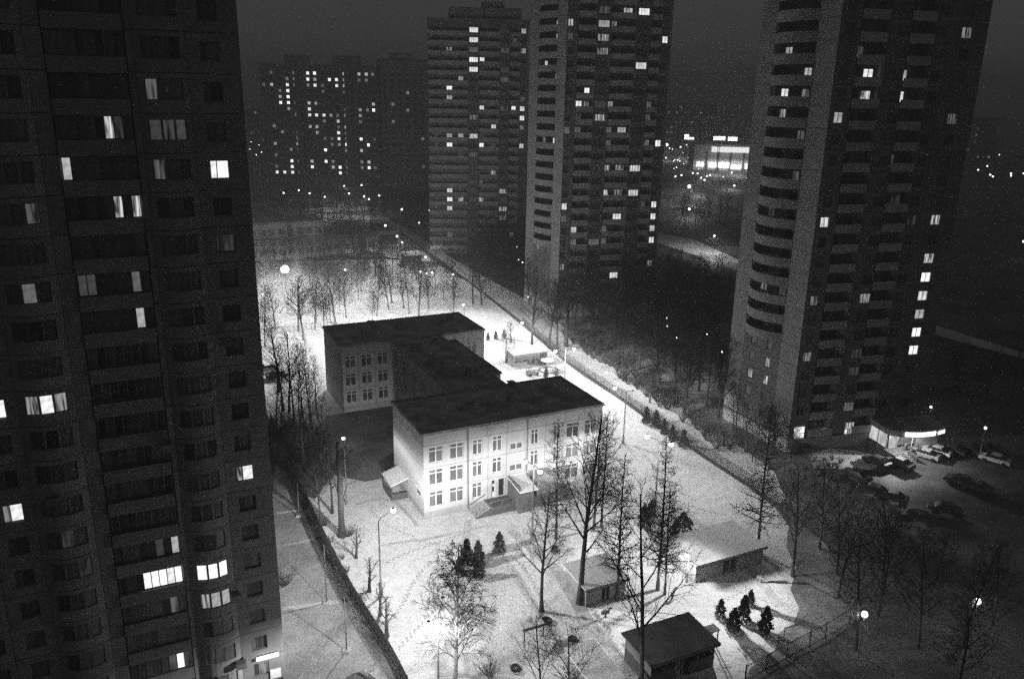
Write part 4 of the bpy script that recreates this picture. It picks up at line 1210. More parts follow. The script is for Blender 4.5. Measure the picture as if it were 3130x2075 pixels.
cars = [
    ('dark car with rounded roof parked nearest the lit shop steps', 55.9, 114.95, -1.0, 0),
    ('dark car parked beside the rounded one facing the shop steps', 59.16, 114.53, -1.0, 0),
    ('pale silver car parked first beside the lit snow path from the shop', 64.57, 117.92, -0.75, 1),
    ('pale car parked second in the row beside the shop', 66.96, 119.21, -0.75, 1),
    ('dark car parked third in the shop row, glints on its windscreen', 69.54, 119.81, -0.75, 0),
    ('dark car ending the shop row, glints on its bonnet', 72.12, 120.35, -0.75, 0),
    ('dark car alone on the wide grey snow of the parking lot', 53.16, 103.53, -0.55, 0),
    ('dark car behind the lone one near the lawn edge', 51.44, 105.37, -0.55, 0),
    ('dark car parked across the lot from the silver car', 65.49, 108.93, -0.7, 0),
    ('dark car next to the one across the lot, nearer the dark trees', 66.82, 107.22, -0.7, 0),
    ('dark car low in the parking lot beside the lamp without light', 59.0, 100.33, -0.5, 0),
    ('dark car lowest in the parking lot, barely visible', 54.18, 97.97, -0.5, 0),
    ('dark car fifth along the shop row, half lost in shade', 74.52, 120.76, -0.75, 0),
    ('dark car sixth along the shop row, at its dark end', 76.63, 120.86, -0.75, 0),
    ('pale car alone behind the shop row in the dark', 74.81, 116.64, -0.75, 1),
    ('dark car between the rounded one and the lot entrance', 50.8, 110.12, -1.0, 0),
    ('dark car by the tower wall under the barred ground floor windows', 45.34, 118.95, 0.25, 0),
    ('dark car cut by the bottom of the view beside the near block', -14.13, 63.58, 0.9, 0),
    ('snow roofed car half hidden by black trunks beside the near block', -47.6, 152.1, 0.45, 1),
    ('second car half hidden by black trunks, farther from the near block', -44.81, 148.74, 0.45, 0)]
first = {}
for (lab, x, y, rz, pale) in cars:
    if pale not in first:
        o = first[pale] = make_car(lab, M_CAR_PALE if pale else M_CAR, 'cars parked around the shop')
    else:
        o = copy_tree(first[pale])
        o['label'] = lab
    o.location = (x, y, 0.01)
    o.rotation_euler = (0, 0, rz)
    o['group'] = 'cars parked around the shop'

# kerbs and trodden paths that show through the snow
M_KERB = mat('kerb stone', 0.28, 0.9, 0.3, 2.0)
def kerb(pts, name='kerb'):
    rg = random.Random(len(pts) * 7)
    q = MB()
    for a, b_ in zip(pts[:-1], pts[1:]):
        a, b_ = Vector((*a, 0)), Vector((*b_, 0))
        d = (b_ - a)
        L_ = d.length
        n = max(1, int(L_ / 0.9))
        T_ = Matrix.Translation(a) @ rot(math.atan2(d.y, d.x))
        for i in range(n):
            if rg.random() < 0.62:
                q.box(L_ * i / n, -0.05, 0, L_ * (i + 0.9) / n, 0.05, 0.06 + rg.random() * 0.05, T=T_)
    return structure(name, q.mesh(name, M_KERB))
M_TROD = snow_mat('trodden path snow', 0.60, 0.45, 0.5, 0.8)
def path_strip(pts, w, z):
    P = [Vector((*p, 0)) for p in pts]
    le, ri = [], []
    for i, p in enumerate(P):
        d = (P[min(i + 1, len(P) - 1)] - P[max(i - 1, 0)]).normalized()
        nrm = Vector((-d.y, d.x, 0))
        ww = w * (0.85 + 0.3 * ((i * 37) % 5) / 5)
        le.append(p + nrm * ww / 2)
        ri.append(p - nrm * ww / 2)
    q = MB()
    for i in range(len(P) - 1):
        q.face([(le[i].x, le[i].y, z), (ri[i].x, ri[i].y, z), (ri[i + 1].x, ri[i + 1].y, z), (le[i + 1].x, le[i + 1].y, z)])
    return structure('path', q.mesh('path', M_TROD))
path_strip([(-6.53, 66.15), (-5.69, 71.35), (-5.20, 77.23), (-5.15, 83.93), (-5.29, 90.63), (-5.22, 95.99)], 1.0, 0.020)
path_strip([(-15.56, 89.25), (-12.78, 90.36), (-10.17, 90.96), (-5.45, 93.24), (-3.02, 94.41)], 0.5, 0.024)
path_strip([(-1.78, 89.74), (0.39, 85.03), (2.12, 80.29), (3.25, 76.72), (4.93, 72.36), (6.76, 66.53)], 0.9, 0.028)
path_strip([(0.33, 93.46), (5.95, 84.31), (8.69, 74.63), (10.59, 71.15), (11.78, 66.67)], 1.4, 0.032)
path_strip([(-20.65, 99.47), (-17.47, 101.43), (-15.24, 100.29), (-13.05, 96.83), (-11.60, 94.09)], 0.5, 0.020)
path_strip([(18.60, 105.45), (23.90, 98.26), (27.26, 90.79), (28.93, 85.10), (29.93, 78.35)], 1.2, 0.020)
path_strip([(-23.98, 76.24), (-21.99, 76.69), (-19.34, 77.40), (-17.58, 78.02)], 0.7, 0.024)
path_strip([(-27.37, 88.82), (-24.33, 90.44), (-23.11, 91.00)], 0.6, 0.024)
path_strip([(-30.36, 96.73), (-27.76, 97.65), (-26.56, 98.64)], 0.6, 0.024)
kerb([(-0.25, 86.68), (2.81, 78.27), (5.31, 70.99)])
kerb([(8.11, 76.11), (10.26, 72.17), (11.67, 69.19)])
kerb([(9.40, 76.53), (11.42, 72.56), (12.79, 69.55)])
kerb([(-19.58, 65.30), (-17.95, 70.98), (-15.41, 73.89)])
kerb([(14.76, 104.00), (18.87, 99.24), (21.33, 93.70)])
sheet('worn_lawn', [(-3.98, 85.80), (-0.66, 86.86), (3.03, 77.49), (6.76, 66.53), (7.23, 61.92), (-2.59, 61.66), (-4.72, 70.03), (-4.11, 78.85)], 0.0165, snow_mat('snow with grass showing', 0.74, 0.58, 0.55, 0.7))
sheet('worn_lawn', [(6.02, 76.04), (8.08, 75.73), (11.51, 67.90), (12.37, 62.06), (7.63, 61.93), (4.09, 73.76)], 0.0165, bpy.data.materials['snow with grass showing'])
sheet('flower_bed', [(-28.12, 99.77), (-27.31, 101.03), (-18.48, 82.59), (-11.42, 69.83), (-8.32, 63.74), (-8.84, 61.50), (-12.09, 67.23), (-18.77, 79.19)], 0.024, snow_mat('dark soil strip with snow patches', 0.32, 0.06, 0.7, 1.2))

# ------------------------------------------------------------------ street lamps
def head_meshes(r):
    a = cached(('housing', r), lambda: MB().ball((0, 0, 0.12), r * 0.75, 10, squash=0.4).mesh('lamp_head', M_METAL))
    b = cached(('lens', r), lambda: MB().ball((0, 0, 0), r * 1.2, 12, squash=0.95).mesh('lamp_glass', M_LAMP))
    return a, b

def street_lamp(label, base, top, heads, cat='street lamp', r=0.26, pole_r=0.11, cut=0.03, group='lamp posts around the school'):
    """heads: (x, y, z, watts); a head with 0 watts is out"""
    t = thing('street_lamp', label, cat, (base[0], base[1], 0), 0, group)
    B = Vector((base[0], base[1], 0))
    part('pole', MB().tube([(0, 0, 0), (0, 0, 0.25), (0, 0, 1.3), (0, 0, 1.6), (0, 0, top)], [pole_r * 2.6, pole_r * 2.3, pole_r * 1.5, pole_r, pole_r * 0.6], 8).mesh('pole', M_POLE), t)
    hm, lm_ = head_meshes(r)
    for (x, y, z, w) in heads:
        h = Vector((x, y, z)) - B
        part('arm', MB().tube([(0, 0, top - 0.1), (h.x * 0.15, h.y * 0.15, top + (h.z - top) * 0.5 + 0.1), (h.x, h.y, h.z + 0.12)], 0.045, 5).mesh('arm', M_POLE), t)
        hd = part('lamp_head', hm, t, Matrix.Translation(h + Vector((0, 0, 0.12))))
        if w:
            part('lamp_glass', lm_, hd, tr(0, 0, -0.12))
            lo = bpy.data.objects.new('lamp_light', lamp_data(w, r * 1.1, 0.7 if r > 0.4 else 0.3, cut))
            C.objects.link(lo)
            lo.parent = hd
            lo.matrix_basis = tr(0, 0, -0.16 - r * 2.1)
    return t

street_lamp('tall lamp post with one long bent arm on the open snow before the school corner', (-13.90, 78.70), 9.37, [(-12.64, 80.83, 9.52, 8600)], r=0.26, pole_r=0.11, cut=-0.14)
street_lamp('tall double armed lamp post beside the birch, one head lit and one dark', (-6.09, 62.61), 8.93, [(-6.8, 61.65, 9.08, 8600), (-5.86, 65.25, 9.08, 0)], r=0.26, pole_r=0.11, cut=0.03)
street_lamp('double headed lamp post among twigs right before the school porch', (2.98, 91.86), 9.89, [(1.86, 92.61, 10.04, 800.0), (3.65, 89.94, 10.04, 950.0)], r=0.26, pole_r=0.11, cut=-0.3)
street_lamp('double headed lamp post between the larches and the lane fence', (19.72, 100.22), 9.67, [(18.27, 101.51, 9.82, 3200.0), (21.02, 99.13, 9.82, 3200.0)], r=0.26, pole_r=0.11, cut=0.03)
street_lamp('bright lamp over the dazzling snow by the long pavilion', (20.55, 82.65), 3.7, [(20.25, 82.35, 3.75, 5200.0)], r=0.2, pole_r=0.06)
street_lamp('lamp post on the snow behind the front wing, one head lit beside the fence', (18.02, 121.14), 8.76, [(16.36, 122.39, 8.91, 5000.0), (19.02, 120.8, 8.91, 0)], r=0.26, pole_r=0.11, cut=0.03)
street_lamp('lamp post with two lit heads behind the front wing near the veranda', (10.04, 146.76), 7.72, [(8.01, 144.08, 7.87, 4500.0), (11.53, 145.61, 7.87, 7000.0)], r=0.26, pole_r=0.11, cut=0.03)
street_lamp('lamp post with two lit heads near small firs beyond the rear wing', (0.49, 160.84), 8.41, [(-1.41, 159.23, 8.56, 3600.0), (1.99, 160.1, 8.56, 6000.0)], r=0.26, pole_r=0.11, cut=0.03)
street_lamp('lamp lighting a tangle of snowy twigs beside the lane trunk', (-21.75, 99.42), 9.17, [(-21.98, 100.17, 9.32, 800.0)], r=0.2, pole_r=0.07, cut=0.03)
street_lamp('floodlight glaring over the bright rear yard', (-55.26, 195.55), 10.42, [(-55.57, 196.78, 10.57, 48000.0)], r=0.85, pole_r=0.11, cut=0.03)
street_lamp('lamp among the black trunks beside the near block', (-44.53, 156.49), 6.08, [(-44.74, 157.75, 6.23, 2200.0)], r=0.2, pole_r=0.06, cut=0.03)
street_lamp('lamp over the rear yard snow behind the roof ridge', (-25.81, 169.20), 6.86, [(-25.8, 169.68, 7.01, 22000.0)], r=0.22, pole_r=0.11, cut=0.03)
street_lamp('second lamp behind the roof ridge over the rear yard', (-29.57, 167.73), 6.72, [(-29.61, 168.19, 6.87, 18000.0)], r=0.18, pole_r=0.11, cut=0.03)
street_lamp('lamp by the corner of the rear wing and the lane', (-10.91, 179.95), 6.51, [(-11.17, 180.92, 6.66, 9000.0)], r=0.24, pole_r=0.11, cut=0.03)
street_lamp('lamp at the far corner of the rear yard beside the near block', (-58.93, 187.45), 6.32, [(-58.78, 188.1, 6.47, 12000.0)], r=0.16, pole_r=0.11, cut=0.03)

# lamps farther off: small bright globes on thin poles; the nearest of them light the ground under them
GLOBE = {}
def globe_lamp(label, x, y, h, r, watts=0, group='small lamps among the dark trees', m=None):
    t = thing('lamp_post', label, 'street lamp', (x, y, 0), 0, group)
    part('pole', cached(('gpole', h), lambda: MB().tube([(0, 0, 0), (0, 0, h - 0.1)], [0.09, 0.06], 5).mesh('pole', M_POLE)), t)
    part('globe', cached(('globe', r), lambda: MB().ball((0, 0, 0), r, 8).mesh('globe', m or M_LAMP_FAR)), t, tr(0, 0, h))
    if watts:
        lo = bpy.data.objects.new('lamp_light', lamp_data(watts, 0.1, 1.0))
        C.objects.link(lo)
        lo.parent = t
        lo.matrix_basis = tr(0, 0, h - r - 0.12)
    return t
for (lab, x, y, h, r, w, g) in [
    ('lamp on the lane by the white roofed veranda half way down', -25.69, 237.51, 6.0, 0.30, 6000, 'lamps along the lane beyond the school'),
    ('lamp above the forked tree on the lane', -16.05, 215.06, 6.0, 0.30, 4000, 'lamps along the lane beyond the school'),
    ('brightest lamp of the close row over the rear yard edge', -23.13, 215.50, 6.0, 0.30, 4000, 'lamps along the lane beyond the school'),
    ('lamp at the lane side of the close row over the rear yard edge', -21.75, 216.70, 6.0, 0.30, 500, 'lamps along the lane beyond the school'),
    ('small lamp at the yard side of the close row over the rear yard edge', -24.97, 217.49, 6.0, 0.25, 300, 'lamps along the lane beyond the school'),
    ('lamp among dark trees before the rear school', -45.41, 218.39, 6.0, 0.30, 9000, 'lamps along the lane beyond the school'),
    ('lamp on the lane beside the long white roofed veranda', -35.55, 260.35, 6.0, 0.30, 6000, 'lamps along the lane beyond the school'),
    ('lamp on a thin post above parked cars in the dark wood', 25.31, 202.66, 6.0, 0.25, 1500, 'lamps along the lane beyond the school'),
    ('lone small lamp among dark trees before the pale balconied tower', 3.69, 191.99, 6.0, 0.22, 0, 'lamps along the lane beyond the school'),
    ('lamp on a tall post above the lit snow bank by the road', 69.33, 284.02, 6.0, 0.35, 7000, 'lamps along the lane beyond the school'),
    ('small lamp behind the foot of the near tower lighting a patch of snow', 69.01, 126.85, 5.0, 0.20, 500, 'lone lamps in the dark'),
    ('glowing globe lamp with a bent bare branch beside it', 35.25, 70.08, 5.0, 0.34, 600, 'lone lamps in the dark'),
    ('glowing globe lamp over dark ground at the edge of the view', 47.75, 72.63, 5.0, 0.34, 600, 'lone lamps in the dark'),
    ('small lamp beyond the parked cars by the shop', 73.39, 118.41, 5.0, 0.22, 40, 'lone lamps in the dark'),
    ('lamp cut by the edge of the view high beyond the near tower', 180.35, 290.58, 5.0, 0.40, 60, 'lone lamps in the dark'),
    ('small point of lamp light in the dark between trees and towers', 0.89, 262.02, 5.0, 0.20, 0, 'small points of light among the dark trees and streets'),
    ('small point of lamp light in the dark between trees and towers', 1.54, 241.25, 5.0, 0.20, 0, 'small points of light among the dark trees and streets'),
    ('small point of lamp light in the dark between trees and towers', 2.67, 237.56, 5.0, 0.20, 0, 'small points of light among the dark trees and streets'),
    ('small point of lamp light in the dark between trees and towers', -35.37, 306.13, 5.0, 0.27, 0, 'small points of light among the dark trees and streets'),
    ('small point of lamp light in the dark between trees and towers', -34.81, 338.89, 5.0, 0.27, 0, 'small points of light among the dark trees and streets'),
    ('small point of lamp light in the dark between trees and towers', 34.75, 178.85, 5.0, 0.20, 0, 'small points of light among the dark trees and streets'),
    ('small point of lamp light in the dark between trees and towers', 33.63, 172.45, 5.0, 0.20, 0, 'small points of light among the dark trees and streets'),
    ('small point of lamp light in the dark between trees and towers', 34.00, 163.73, 5.0, 0.20, 0, 'small points of light among the dark trees and streets'),
    ('small point of lamp light in the dark between trees and towers', 40.92, 166.70, 5.0, 0.20, 0, 'small points of light among the dark trees and streets'),
    ('small point of lamp light in the dark between trees and towers', 41.31, 154.55, 5.0, 0.20, 0, 'small points of light among the dark trees and streets'),
    ('small point of lamp light in the dark between trees and towers', 8.51, 331.34, 5.0, 0.27, 0, 'small points of light among the dark trees and streets'),
    ('small point of lamp light in the dark between trees and towers', 8.27, 408.61, 5.0, 0.27, 0, 'small points of light among the dark trees and streets'),
    ('far street lamp light by the feet of the distant panel blocks', -65.83, 363.09, 7.0, 0.40, 4000, 'far street lamps by the panel blocks'),
    ('far street lamp light by the feet of the distant panel blocks', -62.34, 354.86, 7.0, 0.40, 0, 'far street lamps by the panel blocks'),
    ('far street lamp light by the feet of the distant panel blocks', -59.83, 367.02, 7.0, 0.40, 0, 'far street lamps by the panel blocks'),
    ('far street lamp light by the feet of the distant panel blocks', -81.91, 399.98, 7.0, 0.40, 3500, 'far street lamps by the panel blocks'),
    ('far street lamp light by the feet of the distant panel blocks', -91.31, 369.87, 7.0, 0.40, 0, 'far street lamps by the panel blocks'),
    ('far street lamp light by the feet of the distant panel blocks', -82.18, 359.14, 7.0, 0.40, 3500, 'far street lamps by the panel blocks'),
    ('far street lamp light by the feet of the distant panel blocks', -74.29, 372.52, 7.0, 0.40, 0, 'far street lamps by the panel blocks'),
    ('far street lamp light by the feet of the distant panel blocks', -102.81, 369.64, 7.0, 0.40, 0, 'far street lamps by the panel blocks'),
    ('far street lamp light by the feet of the distant panel blocks', -98.67, 379.95, 7.0, 0.40, 0, 'far street lamps by the panel blocks'),
    ('far street lamp light by the feet of the distant panel blocks', -230.80, 722.91, 7.0, 0.40, 0, 'far street lamps by the panel blocks'),
    ('far street lamp light by the feet of the distant panel blocks', -216.59, 692.35, 7.0, 0.40, 0, 'far street lamps by the panel blocks'),
    ('far street lamp light by the feet of the distant panel blocks', -200.54, 659.99, 7.0, 0.40, 0, 'far street lamps by the panel blocks'),
    ('far street lamp light by the feet of the distant panel blocks', -193.71, 614.95, 7.0, 0.40, 0, 'far street lamps by the panel blocks'),
    ('far street lamp light by the feet of the distant panel blocks', -190.65, 586.54, 7.0, 0.40, 0, 'far street lamps by the panel blocks'),
    ('far street lamp light by the feet of the distant panel blocks', -174.65, 567.47, 7.0, 0.40, 0, 'far street lamps by the panel blocks'),
    ('far street lamp light by the feet of the distant panel blocks', -177.75, 589.81, 7.0, 0.40, 0, 'far street lamps by the panel blocks'),
    ('far street lamp light by the feet of the distant panel blocks', -178.26, 552.15, 7.0, 0.40, 0, 'far street lamps by the panel blocks'),
    ('far street lamp light by the feet of the distant panel blocks', -337.87, 1036.71, 7.0, 0.40, 0, 'far street lamps by the panel blocks'),
    ('far street lamp light by the feet of the distant panel blocks', -327.00, 1028.96, 7.0, 0.40, 0, 'far street lamps by the panel blocks'),
    ('far street lamp light by the feet of the distant panel blocks', -389.83, 1226.87, 7.0, 0.40, 0, 'far street lamps by the panel blocks'),
    ('far street lamp light by the feet of the distant panel blocks', -74.48, 404.88, 7.0, 0.40, 0, 'far street lamps by the panel blocks'),
    ('far street lamp light by the feet of the distant panel blocks', -44.41, 325.97, 7.0, 0.40, 0, 'far street lamps by the panel blocks'),
    ('far street lamp light by the feet of the distant panel blocks', -44.89, 286.55, 7.0, 0.40, 0, 'far street lamps by the panel blocks'),
    ('far street lamp light by the feet of the distant panel blocks', -37.90, 265.51, 7.0, 0.40, 0, 'far street lamps by the panel blocks'),
    ('far street lamp light around the blazing shopping hall', 94.00, 473.88, 8.0, 0.50, 0, 'far street lamps around the hall'),
    ('far street lamp light around the blazing shopping hall', 103.22, 487.92, 8.0, 0.50, 0, 'far street lamps around the hall'),
    ('far street lamp light around the blazing shopping hall', 102.36, 461.46, 8.0, 0.50, 9000, 'far street lamps around the hall'),
    ('far street lamp light around the blazing shopping hall', 105.56, 485.86, 8.0, 0.50, 0, 'far street lamps around the hall'),
    ('far street lamp light around the blazing shopping hall', 110.86, 477.05, 8.0, 0.50, 0, 'far street lamps around the hall'),
    ('far street lamp light around the blazing shopping hall', 101.85, 450.31, 8.0, 0.50, 0, 'far street lamps around the hall'),
    ('far street lamp light around the blazing shopping hall', 127.69, 495.19, 8.0, 0.50, 9000, 'far street lamps around the hall'),
    ('far street lamp light around the blazing shopping hall', 111.66, 425.47, 8.0, 0.50, 0, 'far street lamps around the hall'),
    ('far street lamp light around the blazing shopping hall', 86.93, 417.53, 8.0, 0.50, 9000, 'far street lamps around the hall'),
    ('far street lamp light around the blazing shopping hall', 89.11, 465.90, 8.0, 0.50, 0, 'far street lamps around the hall'),
    ('far street lamp light around the blazing shopping hall', 70.80, 335.73, 8.0, 0.50, 0, 'far street lamps around the hall'),
    ('far street lamp light around the blazing shopping hall', 133.95, 751.79, 8.0, 0.75, 0, 'far street lamps around the hall'),
    ('far street lamp light around the blazing shopping hall', 126.36, 695.77, 8.0, 0.50, 0, 'far street lamps around the hall'),
    ('far street lamp light around the blazing shopping hall', 127.11, 686.11, 8.0, 0.50, 0, 'far street lamps around the hall'),
    ('far street lamp light around the blazing shopping hall', 139.19, 714.64, 8.0, 0.75, 0, 'far street lamps around the hall'),
    ('far street lamp light around the blazing shopping hall', 149.88, 744.90, 8.0, 0.75, 0, 'far street lamps around the hall'),
    ('far street lamp light around the blazing shopping hall', 182.78, 771.91, 8.0, 0.75, 0, 'far street lamps around the hall'),
    ('far street lamp light around the blazing shopping hall', 192.54, 718.79, 8.0, 0.50, 0, 'far street lamps around the hall'),
    ('far street lamp light around the blazing shopping hall', 111.54, 572.02, 8.0, 0.50, 0, 'far street lamps around the hall'),
    ('far street lamp light around the blazing shopping hall', 111.36, 578.92, 8.0, 0.50, 0, 'far street lamps around the hall'),
    ('far street lamp light around the blazing shopping hall', 106.24, 595.81, 8.0, 0.50, 0, 'far street lamps around the hall'),
    ('far street lamp light around the blazing shopping hall', 127.14, 546.02, 8.0, 0.50, 0, 'far street lamps around the hall'),
    ('far street lamp light around the blazing shopping hall', 129.90, 537.41, 8.0, 0.50, 0, 'far street lamps around the hall'),
    ('far street lamp light around the blazing shopping hall', 137.91, 616.63, 4.0, 0.28, 0, 'far street lamps around the hall'),
    ('far street lamp light around the blazing shopping hall', 188.17, 721.27, 4.0, 0.35, 0, 'far street lamps around the hall'),
    ('far street lamp light around the blazing shopping hall', 184.69, 699.32, 4.0, 0.36, 0, 'far street lamps around the hall'),
    ('far street lamp light around the blazing shopping hall', 167.61, 706.21, 4.0, 0.33, 0, 'far street lamps around the hall'),
    ('far street lamp light around the blazing shopping hall', 148.55, 602.15, 4.0, 0.40, 0, 'far street lamps around the hall'),
    ('far street lamp light around the blazing shopping hall', 125.27, 644.75, 4.0, 0.27, 0, 'far street lamps around the hall'),
    ('far street lamp light around the blazing shopping hall', 117.28, 511.65, 4.0, 0.37, 0, 'far street lamps around the hall'),
    ('far street lamp light around the blazing shopping hall', 156.62, 618.49, 4.0, 0.40, 0, 'far street lamps around the hall'),
    ('far street lamp light around the blazing shopping hall', 119.34, 630.90, 4.0, 0.38, 0, 'far street lamps around the hall'),
    ('far street lamp light around the blazing shopping hall', 151.52, 609.16, 4.0, 0.27, 0, 'far street lamps around the hall'),
    ('far street lamp light around the blazing shopping hall', 133.73, 653.54, 4.0, 0.31, 0, 'far street lamps around the hall'),
    ('far street lamp light around the blazing shopping hall', 170.18, 664.67, 4.0, 0.43, 0, 'far street lamps around the hall'),
    ('far street lamp light around the blazing shopping hall', 185.32, 706.71, 4.0, 0.33, 0, 'far street lamps around the hall'),
    ('far street lamp light around the blazing shopping hall', 159.90, 709.22, 4.0, 0.33, 0, 'far street lamps around the hall'),
    ('far street lamp light around the blazing shopping hall', 182.93, 690.39, 4.0, 0.37, 0, 'far street lamps around the hall'),
    ('far street lamp light around the blazing shopping hall', 109.01, 568.72, 4.0, 0.43, 0, 'far street lamps around the hall'),
    ('far street lamp light around the blazing shopping hall', 140.39, 708.66, 4.0, 0.27, 0, 'far street lamps around the hall'),
    ('far street lamp light around the blazing shopping hall', 163.74, 711.91, 4.0, 0.27, 0, 'far street lamps around the hall'),
    ('far street lamp light around the blazing shopping hall', 116.90, 512.02, 4.0, 0.33, 0, 'far street lamps around the hall'),
    ('far street lamp light around the blazing shopping hall', 122.24, 560.28, 4.0, 0.27, 0, 'far street lamps around the hall'),
    ('far street lamp light around the blazing shopping hall', 156.50, 668.24, 4.0, 0.37, 0, 'far street lamps around the hall'),
    ('far street lamp light around the blazing shopping hall', 191.03, 708.30, 4.0, 0.36, 0, 'far street lamps around the hall'),
    ('far street lamp light around the blazing shopping hall', 159.74, 674.97, 4.0, 0.30, 0, 'far street lamps around the hall'),
    ('far street lamp light around the blazing shopping hall', 139.28, 504.52, 4.0, 0.27, 0, 'far street lamps around the hall'),
    ('far street lamp light around the blazing shopping hall', 126.44, 509.21, 4.0, 0.30, 0, 'far street lamps around the hall'),
    ('far street lamp light around the blazing shopping hall', 167.07, 705.48, 4.0, 0.32, 0, 'far street lamps around the hall'),
    ('far street lamp light around the blazing shopping hall', 139.96, 572.90, 4.0, 0.40, 0, 'far street lamps around the hall'),
    ('far street lamp light around the blazing shopping hall', 116.01, 617.51, 4.0, 0.42, 0, 'far street lamps around the hall'),
    ('far street lamp light around the blazing shopping hall', 141.40, 600.76, 4.0, 0.33, 0, 'far street lamps around the hall'),
    ('far street lamp light around the blazing shopping hall', 158.82, 579.81, 4.0, 0.25, 0, 'far street lamps around the hall'),
    ('far street lamp light around the blazing shopping hall', 161.40, 631.80, 4.0, 0.34, 0, 'far street lamps around the hall'),
    ('far street lamp light around the blazing shopping hall', 119.59, 597.58, 4.0, 0.31, 0, 'far street lamps around the hall'),
    ('far street lamp light around the blazing shopping hall', 105.41, 558.55, 4.0, 0.27, 0, 'far street lamps around the hall'),
    ('far street lamp light around the blazing shopping hall', 180.71, 713.91, 4.0, 0.41, 0, 'far street lamps around the hall'),
    ('large lamp glaring low beside the hall fascia', 173.69, 733.81, 11.0, 1.10, 9000, 'far street lamps around the hall'),
    ('large lamp at the end of the hall near the crane', 178.51, 671.51, 11.0, 1.00, 9000, 'far street lamps around the hall'),
    ('large paired lamp at the edge of the tower beside the hall', 123.63, 691.61, 11.0, 1.00, 9000, 'far street lamps around the hall'),
    ('large lamp below the hall over the dark street', 81.47, 390.33, 11.0, 0.80, 9000, 'far street lamps around the hall'),
    ('largest glaring lamp in front of the blazing hall', 144.70, 698.30, 12.0, 1.50, 30000, 'far street lamps around the hall'),
    ('far street lamp light beyond the near tower', 299.89, 545.46, 8.0, 0.55, 0, 'far street lamps beyond the near tower'),
    ('far street lamp light beyond the near tower', 396.57, 693.84, 8.0, 0.55, 0, 'far street lamps beyond the near tower'),
    ('far street lamp light beyond the near tower', 290.10, 513.28, 8.0, 0.55, 0, 'far street lamps beyond the near tower'),
    ('far street lamp light beyond the near tower', 285.61, 502.26, 8.0, 0.55, 0, 'far street lamps beyond the near tower'),
    ('far street lamp light beyond the near tower', 323.47, 577.92, 8.0, 0.55, 0, 'far street lamps beyond the near tower'),
    ('far street lamp light beyond the near tower', 309.45, 524.90, 8.0, 0.55, 0, 'far street lamps beyond the near tower'),
    ('far street lamp light beyond the near tower', 301.02, 510.17, 8.0, 0.55, 0, 'far street lamps beyond the near tower'),
    ('far street lamp light beyond the near tower', 318.28, 526.59, 8.0, 0.55, 0, 'far street lamps beyond the near tower')]:
    globe_lamp(lab, x, y, h, r, w, g)

# ------------------------------------------------------------------ the lit shopping hall and lights beyond the towers
hx, hy = (126.42, 598.52)
t = thing('shopping_hall', 'blazing shopping hall with a bright fascia band and glowing roof signs, far between the towers', 'shopping hall', (hx, hy, 0), R(-6))
WD = 62.0
M_HALL = mat('hall cladding', 0.5, 0.8)
part('wall', MB().box(0, 0, 0, WD, 40, 17).mesh('wall', M_HALL), t)
part('roof', MB().box(-0.5, -0.5, 17, WD + 0.5, 40.5, 17.6).mesh('roof', M_ROOF), t)
part('fascia', MB().box(12, -0.6, 12.6, WD, -0.02, 16.2).mesh('fascia', glow('lit fascia', 1.6, 1.0, lo=0.7, fx=0.1)), t)
part('backdrop_sign', MB().box(14.0, 3.0, 17.6, 15.0, 3.3, 25.0).box(36.0, 3.0, 17.6, 37.0, 3.3, 25.0).box(14, 3.0, 21.0, 37, 3.3, 21.4).mesh('sign_frame', M_METAL), t)
sm_ = glow('roof sign letters', 4.0)
for (x0, x1, z0_, z1_) in ((13.0, 21.2, 20.6, 23.6), (23.0, 29.5, 20.4, 23.4)):
    n_ = int((x1 - x0) / 1.25)
    for i in range(n_):
        xx = x0 + (x1 - x0) * i / n_
        part('sign_letter', cached(('rl', i % 3), lambda: MB().box(0, 0, 0, 0.4, 0.3, 2.6).box(0.7, 0, 0, 1.1, 0.3, 2.6).box(0.4, 0.01, (0.0, 1.1, 2.2)[i % 3], 0.7, 0.29, (0.4, 1.5, 2.6)[i % 3]).mesh('sign_letter', sm_)), t, tr(xx, 2.6, z0_))
part('small_sign', MB().box(-7.5, 0.0, 22.6, -4.6, 0.3, 24.0).box(-7.5, 0.0, 20.8, -1.0, 0.3, 22.2).mesh('small_sign', sm_), t)
part('sign_mast', MB().tube([(-6, 0.5, 0), (-6, 0.5, 24)], 0.3, 6).tube([(-2, 0.5, 0), (-2, 0.5, 22)], 0.3, 6).mesh('sign_mast', M_METAL), t)
for (x0, x1, z0_, z1_, lv) in ((2.0, 7.2, 2.2, 5.6, 2.0), (10.8, 16.4, 1.8, 5.4, 1.6), (17.5, 25.0, 2.0, 5.4, 3.0), (26.0, 33.5, 1.0, 4.0, 2.0), (36.0, 44.0, 1.5, 5.0, 1.6)):
    part('shop_window', MB().box(x0, -0.4, z0_, x1, -0.02, z1_).mesh('shop_window', glow('shop window %.1f' % lv, lv * 1.8, 1.0, lo=0.4, fx=0.4)), t)
for (x0, y0, w, h) in ((20.0, -8.0, 0, 0),):
    pass
for xx in (9.0, 17.0, 25.5, 34.5, 45.0):
    part('pillar', cached('hallpillar', lambda: MB().box(-0.5, -0.9, 0, 0.5, -0.41, 12.6).mesh('pillar', M_METAL)), t, tr(xx, 0, 0))
lw = bpy.data.objects.new('hall_light', lamp_data(5000.0, 0.6, 1.0))
C.objects.link(lw); lw.parent = t; lw.matrix_basis = tr(14, -14, 9)
lw = bpy.data.objects.new('hall_light', lamp_data(5000.0, 0.6, 1.0))
C.objects.link(lw); lw.parent = t; lw.matrix_basis = tr(30, -14, 9)
t = thing('building_crane', 'thin dark lattice crane standing in front of the blazing hall', 'crane', (162.87, 605.83) + (0,), 0.5)
q = MB()
